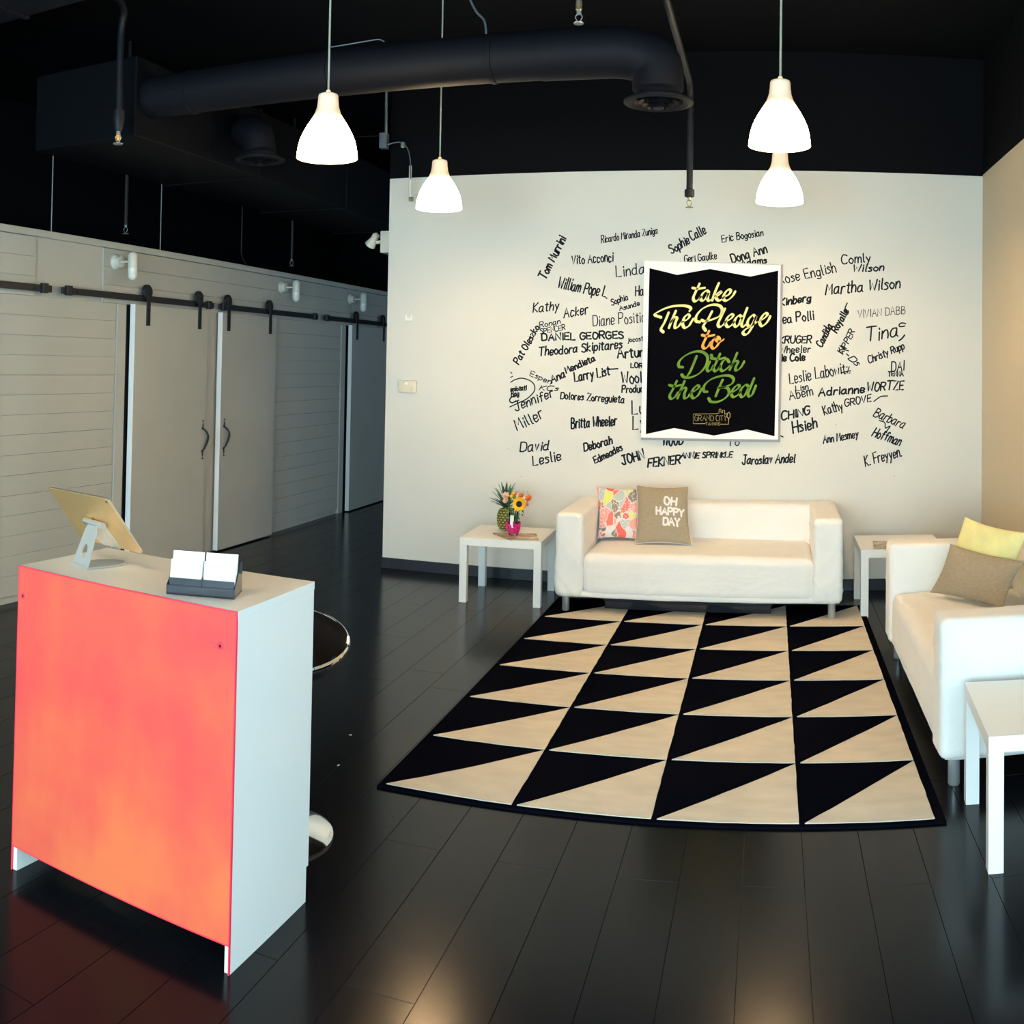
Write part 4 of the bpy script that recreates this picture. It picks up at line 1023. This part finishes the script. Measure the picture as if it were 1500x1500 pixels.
# bouquet: each bloom is its own thing, standing in the vase
BASE = Vector((VX, VY, ZT + 0.025))
def stem_to(parent, tip, m='stem'):
    b0 = BASE - Vector(parent.location); tp = Vector(tip) - Vector(parent.location)
    md = Vector((0, 0, 0.13)) + b0 + (tp - b0) * 0.12; md = Vector((b0.x * 0.8 + tp.x * 0.2, b0.y * 0.8 + tp.y * 0.2, b0.z + 0.12))
    MB().tube(smooth_pts([b0, md, tp], 5), 0.0028, 6).build('stem', m, parent, True)
def petals(parent, n, L, w_, m, tilt, R3_, r0, name='petal', curl=0.2, jit=0.1):
    rq = random.Random(n * 7 + int(L * 1000))
    for k in range(n):
        a = 2 * PI * k / n + rq.uniform(-jit, jit); V = []; Fc = []; q = 5; LL = L * rq.uniform(0.88, 1.1)
        for j in range(q + 1):
            s = j / q; hw = w_ * math.sin(PI * min(0.97, 0.18 + s * 0.82)) ** 0.7
            o = r0 + LL * s * math.cos(tilt); h = LL * s * math.sin(tilt) + curl * LL * s * s * 0.5
            V += [Vector((o, -hw, h + 0.15 * hw)), Vector((o, 0, h)), Vector((o, hw, h + 0.15 * hw))]
        for j in range(q):
            b0 = 3 * j; Fc += [(b0, b0 + 1, b0 + 4, b0 + 3), (b0 + 1, b0 + 2, b0 + 5, b0 + 4)]
        Rt = R3_ @ Matrix.Rotation(a, 3, 'Z'); link(name, [Rt @ v for v in V], Fc, m, parent, True)
def face(d): return Vector(d).normalized().to_track_quat('Z', 'Y').to_matrix()
SF = on_y(760.5, 738.5, 6.40)
t = thing('sunflower', 'yellow sunflower with a dark centre in the glass vase', 'flower', SF, 0, None)
Rf = face((0.12, -1, 0.12))
petals(t, 15, 0.030, 0.0105, 'petal', 0.12, Rf, 0.018); petals(t, 14, 0.027, 0.010, 'petal', 0.35, Rf, 0.017)
link('flower_centre', [Rf @ v for v in MB().lathe([(0.001, 0.006), (0.010, 0.0075), (0.019, 0.005), (0.022, -0.002), (0.001, -0.006)], 24).v], MB().lathe([(0.001, 0.006), (0.010, 0.0075), (0.019, 0.005), (0.022, -0.002), (0.001, -0.006)], 24).f, 'seed', t, True)
stem_to(t, SF + Vector((0, 0.012, -0.01)))
def bloom(name, label, px, py, Y, s, m, group=None):
    p = on_y(px, py, Y); t = thing(name, label, 'flower', p, 0, group); R_ = face((random.uniform(-0.3, 0.3), -0.8, 0.55))
    petals(t, 7, 0.024 * s, 0.011 * s, m, 0.5, R_, 0.003); petals(t, 6, 0.020 * s, 0.010 * s, m, 0.9, R_, 0.002, jit=0.5); petals(t, 5, 0.015 * s, 0.008 * s, m, 1.25, R_, 0.001)
    stem_to(t, p + Vector((0, 0.006, -0.004))); return t
bloom('carnation', 'orange carnation at the right of the bouquet', 775, 731, 6.47, 1.1, 'orange')
bloom('carnation', 'orange carnation above the sunflower', 764, 727.5, 6.48, 1.0, 'orange')
bloom('rose', 'peach rose at the upper left of the bouquet', 741, 727, 6.45, 1.1, 'peach')
bloom('rose', 'pale peach rose low at the left of the bouquet', 741.5, 734, 6.44, 1.0, 'peach')
bloom('gerbera', 'small pink bloom peeping above the sunflower', 754, 725, 6.49, 0.75, 'pinkpale')
bloom('gerbera', 'small pink bloom right of the sunflower', 772, 740, 6.45, 0.7, 'pinkpale')
t = thing('foliage_sprig', 'yellow green leafy sprigs between the blooms and the vase', 'foliage', (VX, VY, ZT + 0.1))
rf = random.Random(8)
for k in range(30):
    a = rf.uniform(0, 2 * PI); m = ('leaf', 'leaf', 'leafd')[k % 3]
    px = rf.uniform(742, 765); py = rf.uniform(736, 757); p = on_y(px, py, rf.uniform(6.42, 6.50)) - Vector(t.location)
    R_ = Matrix.Rotation(rf.uniform(0, 6.28), 3, 'Z') @ Matrix.Rotation(rf.uniform(0.3, 1.2), 3, 'Y'); L = rf.uniform(0.022, 0.038)
    V = [Vector((0, 0, 0)), Vector((L * 0.4, L * 0.26, 0.002)), Vector((L, 0, -0.003)), Vector((L * 0.4, -L * 0.26, 0.002)), Vector((L * 0.45, 0, 0.006))]
    link('leaf', [R_ @ v + p for v in V], [(0, 4, 1), (1, 4, 2), (2, 4, 3), (3, 4, 0)], m, t)
for k in range(9):
    px = rf.uniform(746, 761); b0 = BASE - Vector(t.location); e = on_y(px, 752, 6.46) - Vector(t.location)
    MB().tube([b0 + Vector((rf.uniform(-0.015, 0.015), rf.uniform(-0.01, 0.01), 0)), e], 0.0024, 5).build('stem', 'stem', t)
for px, py in ((752, 722), (749, 727), (754, 729)):
    p = on_y(px, py, 6.46) - Vector(t.location); R_ = face((0, -1, 0.3))
    link('bud', [R_ @ (v * 1.0) + p for v in MB().lathe([(0.001, 0.012), (0.009, 0.008), (0.013, 0.0), (0.008, -0.008), (0.001, -0.01)], 10).v], MB().lathe([(0.001, 0.012), (0.009, 0.008), (0.013, 0.0), (0.008, -0.008), (0.001, -0.01)], 10).f, 'ptgreen' if px == 754 else 'petal', t, True)

# ------------------------------------------------------------------ reception counter
CX, CYy, CRZ = -2.090, 2.240, -0.0262
ct = thing('reception_counter', 'white reception counter with a coral orange acrylic front, at the left', 'counter', (CX, CYy, 0), CRZ)
CW, CD, CH = 0.787, 0.425, 0.928
sp_prof = lambda x0, x1: MB()
for k, (a, b_) in enumerate(((0.0, 0.018), (CW - 0.018, CW))):
    V = [(a, 0.006, 0), (a, CD - 0.012, 0), (a, CD - 0.012, 0.10), (a, CD, 0.10), (a, CD, CH - 0.022), (a, 0.006, CH - 0.022)]
    V += [(b_, y, z) for _, y, z in V]
    link('side_panel', V, [(0, 1, 2, 3, 4, 5), (11, 10, 9, 8, 7, 6)] + [(i, i + 6, (i + 1) % 6 + 6, (i + 1) % 6) for i in range(6)], 'counter', ct)
MB().box(-0.001, CW + 0.001, 0.004, CD + 0.002, CH - 0.022, CH, 0.001).build('worktop', 'counter', ct)
MB().box(0.018, CW - 0.018, 0.18, 0.196, 0.10, CH - 0.022).build('inner_panel', 'counter', ct)
MB().box(0.018, CW - 0.018, 0.196, CD - 0.03, 0.50, 0.516).build('shelf', 'counter', ct)
MB().box(0.018, CW - 0.018, 0.05, 0.065, 0.075, CH - 0.022).build('apron_panel', 'counter', ct)
fp = MB().box(0.0035, CW - 0.0035, -0.001, 0.005, 0.076, CH - 0.0035).build('acrylic_front', 'coral', ct)
MB().box(0.0, 0.0035, -0.001, 0.005, 0.0, CH).box(CW - 0.0035, CW, -0.001, 0.005, 0.0, CH).box(0.0035, CW - 0.0035, -0.001, 0.005, CH - 0.0035, CH).box(0.0035, CW - 0.0035, -0.001, 0.005, 0.0725, 0.076).build('acrylic_rim_glow', 'coralred', ct)  # red acrylic edges, their border glow put into the colour down to the floor
for x, z in ((0.021, 0.838), (0.738, 0.832)):
    MB().lathe([(0.0045, 0.003), (0.0045, -0.0018), (0.0085, -0.0018), (0.0095, -0.001)], 20, (x, -0.001, z), axis='y').build('screw_ring', 'coralred', ct, True)
    MB().cyl(0.0045, -0.0014, 0.001, 14, (x, -0.001, z), 'y').build('screw_hole', 'iron', ct)

# ---- tablet stand and tablet (stand head points at the back of the tablet)
ZK = CH + 0.0005
t = thing('tablet_stand', 'silver metal tablet stand with a round hole in its upright, on the counter', 'stand', (-1.950, 2.362, ZK), -0.35)
# bent strip: foot tongue runs back (+y), upright leans back
MB().add([(-0.048, 0.0, 0.001), (0.048, 0.0, 0.001), (0.050, 0.09, 0.001), (0.032, 0.145, 0.001), (0.0, 0.160, 0.001), (-0.032, 0.145, 0.001), (-0.050, 0.09, 0.001),
          (-0.048, 0.0, 0.006), (0.048, 0.0, 0.006), (0.050, 0.09, 0.006), (0.032, 0.145, 0.006), (0.0, 0.160, 0.006), (-0.032, 0.145, 0.006), (-0.050, 0.09, 0.006)],
         [(6, 5, 4, 3, 2, 1, 0), (7, 8, 9, 10, 11, 12, 13)] + [(i, (i + 1) % 7, (i + 1) % 7 + 7, i + 7) for i in range(7)]).build('foot_plate', 'chrome', t)
def upright():
    bm = bmesh.new(); n = 24; H_ = 0.125; wb_, wt_ = 0.046, 0.030; hz_, hr = 0.045, 0.016
    def P(x, s, off):      # s along the strip height, off thickness
        lean = 0.34 * s
        return Vector((x, lean + off, 0.004 + s))
    ring = []; outer = []
    for k in range(n):
        a = 2 * PI * k / n; ring.append((hr * math.cos(a), hz_ + hr * 1.25 * math.sin(a)))
        ca, sa = math.cos(a), math.sin(a); q = 1e9      # project to the trapezoid outline
        for s_ in [i / 200 for i in range(1, 400)]:
            x_, y_ = ca * s_ * 0.5, hz_ + sa * s_ * 0.5; hw = wb_ + (wt_ - wb_) * (y_ / H_)
            if y_ <= 0 or y_ >= H_ or abs(x_) >= hw: break
        outer.append((max(-hw, min(hw, x_)), max(0, min(H_, y_))))
    V = []; Fc = []
    for off in (0, 0.005):
        V += [P(x, s, off) for x, s in outer] + [P(x, s, off) for x, s in ring]
    for k in range(n):
        k2 = (k + 1) % n
        Fc.append((k, k2, n + k2, n + k)); Fc.append((2 * n + k, 3 * n + k, 3 * n + k2, 2 * n + k2))
        Fc.append((n + k, n + k2, 3 * n + k2, 3 * n + k)); Fc.append((k, 2 * n + k, 2 * n + k2, k2))
    bm.free(); return V, Fc
v, f = upright(); link('upright', v, f, 'alu', t)
MB().tube([(-0.046, 0.002, 0.004), (0.046, 0.002, 0.004)], 0.004, 8).build('bend', 'alu', t, True)
MB().tube([(-0.055, 0.048, 0.131), (0.055, 0.048, 0.131)], 0.0095, 14).build('head_bar', 'alu', t, True)
# tablet cradle plate, leaning with the tablet
TL, TR, BR = Vector((-2.125, 2.402, 1.152)), Vector((-1.824, 2.332, 1.155)), Vector((-1.778, 2.454, 0.981))
ux = (TR - TL); ux_n = ux.normalized(); dn = (BR - TR); dn = dn - ux_n * dn.dot(ux_n) * 0.0; dn_n = dn.normalized()
nn = ux_n.cross(dn_n).normalized()
if nn.y > 0: nn = -nn
tb = thing('tablet', 'gold backed tablet leaning on the silver stand on the counter', 'tablet', TL + ux / 2 + dn / 2, 0)
def tab_box(grow, o0, o1, r, m, name, shrink=0):
    V = []; Fc = []; prof = []
    L, Wd = ux.length / 2 + grow, dn.length / 2 + grow
    for cx2, cy2, a0 in ((L - r, Wd - r, 0), (-L + r, Wd - r, PI / 2), (-L + r, -Wd + r, PI), (L - r, -Wd + r, 1.5 * PI)):
        for k in range(6):
            a = a0 + PI / 2 * k / 5; prof.append((cx2 + r * math.cos(a), cy2 + r * math.sin(a)))
    n = len(prof)
    for o in (o0, o1): V += [ux_n * x + dn_n * y + nn * o for x, y in prof]
    return link(name, V, [tuple(range(n)), tuple(reversed(range(n, 2 * n)))] + [(i, i + n, (i + 1) % n + n, (i + 1) % n) for i in range(n)], m, tb)
tab_box(0, -0.0045, 0.0015, 0.010, 'goldedge', 'rim')
tab_box(-0.0012, 0.0010, 0.0022, 0.009, 'gold', 'back_shell')
tab_box(-0.004, -0.0052, -0.0042, 0.008, 'screen', 'screen')
def disc(parent, u, v_, r, m, name, off=0.0024):
    c_ = ux_n * u + dn_n * v_; V = [c_ + nn * off]; n = 16
    V += [c_ + nn * off + (ux_n * math.cos(2 * PI * k / n) + dn_n * math.sin(2 * PI * k / n)) * r for k in range(n)]
    return link(name, V, [(0, 1 + k, 1 + (k + 1) % n) for k in range(n)], m, parent)
disc(tb, ux.length / 2 - 0.014, -dn.length / 2 + 0.014, 0.0042, 'screen', 'camera_lens')
disc(tb, 0.002, 0.004, 0.009, 'iron', 'fruit_emblem')
disc(tb, 0.004, -0.0085, 0.003, 'iron', 'emblem_leaf')
# cradle: pale plate lying against the lower half of the tablet back
c_ = Vector(tb.location)
pl = [(-0.052, 0.008), (0.052, 0.008), (0.056, dn.length / 2 - 0.004), (-0.030, dn.length / 2 - 0.004), (-0.050, dn.length / 2 - 0.022)]
V = [c_ + ux_n * a + dn_n * b_ + nn * o for o in (0.003, 0.006) for a, b_ in pl]; npl = len(pl)
Mi = (Matrix.Translation(Vector((-1.950, 2.362, ZK))) @ Matrix.Rotation(-0.35, 4, 'Z')).inverted()
link('cradle', [Mi @ v for v in V], [tuple(reversed(range(npl))), tuple(range(npl, 2 * npl))] + [(i, (i + 1) % npl, (i + 1) % npl + npl, i + npl) for i in range(npl)], 'alu', t)

# ---- business card holder with four stacks of cards
hx, hy, hr_ = -1.556, 2.262, 0.33
hd = thing('card_holder', 'black smoked plastic business card holder on the counter corner', 'card holder', (hx, hy, ZK), hr_)
hm = MB()
hm.box(0, 0.192, 0, 0.008, 0, 0.026, 0.001).box(0, 0.192, 0, 0.100, 0, 0.006, 0.001)
hm.build('front_lip', 'smoke', hd)
MB().box(0.004, 0.188, 0.0105, 0.0135, 0.0, 0.044, 0.0005).build('front_tier', 'smoke', hd)
MB().box(0.004, 0.188, 0.026, 0.034, 0.0, 0.040, 0.001).build('middle_wall', 'smoke', hd)
MB().box(0.004, 0.188, 0.064, 0.070, 0.0, 0.072, 0.001).build('rear_wall', 'smoke', hd)
for a in (0.0, 0.188):
    V = [(a, 0.0, 0.0), (a, 0.10, 0.0), (a, 0.10, 0.085), (a, 0.07, 0.085), (a, 0.03, 0.042), (a, 0.0, 0.026)]; V += [(a + 0.004, y, z) for _, y, z in V]
    link('side_wall', V, [(0, 1, 2, 3, 4, 5), (11, 10, 9, 8, 7, 6)] + [(i, i + 6, (i + 1) % 6 + 6, (i + 1) % 6) for i in range(6)], 'smoke', hd)
MB().box(0.094, 0.098, 0.008, 0.098, 0.004, 0.045, 0.0005).build('divider', 'smoke', hd)
def cards(lx, ly, z, label):
    p = Matrix.Rotation(hr_, 3, 'Z') @ Vector((lx, ly, 0)) + Vector((hx, hy, ZK + z))
    t = thing('business_cards', label, 'cards', p, hr_, 'stacks of white business cards'); t.rotation_euler = (-0.24, 0, hr_)
    MB().box(0, 0.089, 0, 0.010, 0, 0.075, 0.0006).build('card_stack', 'card', t)
    rr_ = random.Random(int(lx * 1000)); out = ([], [])
    x_ = 0.026
    while x_ < 0.062:
        w_ = rr_.uniform(0.003, 0.007); ribbon([Vector((x_, 0.050)), Vector((x_ + w_, 0.050))], 0.0009, lambda p: Vector((p.x, -0.0004, p.y)), out, None, 3); x_ += w_ + 0.003
    link('printed_line', out[0], out[1], 'greyink', t)
cards(0.004, 0.036, 0.008 + 0.030, 'rear left stack of white business cards')
cards(0.099, 0.036, 0.008 + 0.030, 'rear right stack of white business cards')
cards(0.004, 0.0145, 0.018, 'front left stack of white business cards')
cards(0.099, 0.0145, 0.018, 'front right stack of white business cards')

# ------------------------------------------------------------------ bar stool behind the counter
st = thing('bar_stool', 'black bucket stool with chrome rim and round chrome foot behind the counter', 'stool', (-1.58, 2.95, 0), 0.49)
MB().lathe([(0.205, 0.0), (0.206, 0.008), (0.190, 0.016), (0.12, 0.030), (0.055, 0.048), (0.030, 0.075), (0.026, 0.10)], 48).build('foot_disc', 'polish', st, True)
MB().lathe([(0.025, 0.09), (0.025, 0.36), (0.019, 0.37), (0.019, 0.56)], 20).build('gas_column', 'polish', st, True)
V = []; Fc = []; n = 40; m_ = 10
def rimz(a): return 0.650 + 0.052 * math.sin(a)
for j in range(m_ + 1):
    q = j / m_
    for k in range(n):
        a = 2 * PI * k / n; R_ = 0.24 * (q ** 0.6)
        V.append((R_ * math.cos(a), R_ * 0.92 * math.sin(a), 0.535 + (rimz(a) - 0.535) * q ** 2.4))
for j in range(m_):
    for k in range(n): Fc.append((j * n + k, j * n + (k + 1) % n, (j + 1) * n + (k + 1) % n, (j + 1) * n + k))
sh = link('seat_shell', V, Fc, 'seatblack', st, True)
sm = sh.modifiers.new('thick', 'SOLIDIFY'); sm.thickness = 0.014; sm.offset = 1
rim = []; rw = []
for k in range(n + 1):
    a = 2 * PI * k / n; rim.append((0.242 * math.cos(a), 0.222 * math.sin(a), rimz(a) + 0.001)); rw.append(0.0035 + 0.0075 * max(0.0, min(1.0, 0.25 - math.sin(a) * 1.5)))
MB().tube(rim, 0.004, 8, False, rs=rw).build('rim_tube', 'polish', st, True)
MB().cyl(0.06, 0.505, 0.530, 20).build('seat_mount', 'iron', st, True)

# tiny paper scraps on the floor
for k, (p, a, lb) in enumerate(((on_y(447, 1077, 3.0), 0.4, 0), (on_y(495, 1120, 3.0), 1.2, 1))):
    d = ray(*((513, 1077), (495.5, 1121.5))[k]); tt = -HC / d.z; X, Y = d.x * tt, d.y * tt
    o = MB().add([(-0.006, -0.002, 0.0004), (0.006, -0.003, 0.0004), (0.007, 0.002, 0.002), (-0.005, 0.003, 0.0006)], [(0, 1, 2, 3)]).build('paper_scrap', 'card', None, False, (X, Y, 0.0005), (0, 0, a))
    tag(o, ('tiny white paper scrap on the black floor, nearer the stool seat', 'tiny white paper scrap on the black floor, lower of two by the stool')[k], 'scrap', 'paper scraps on the floor')
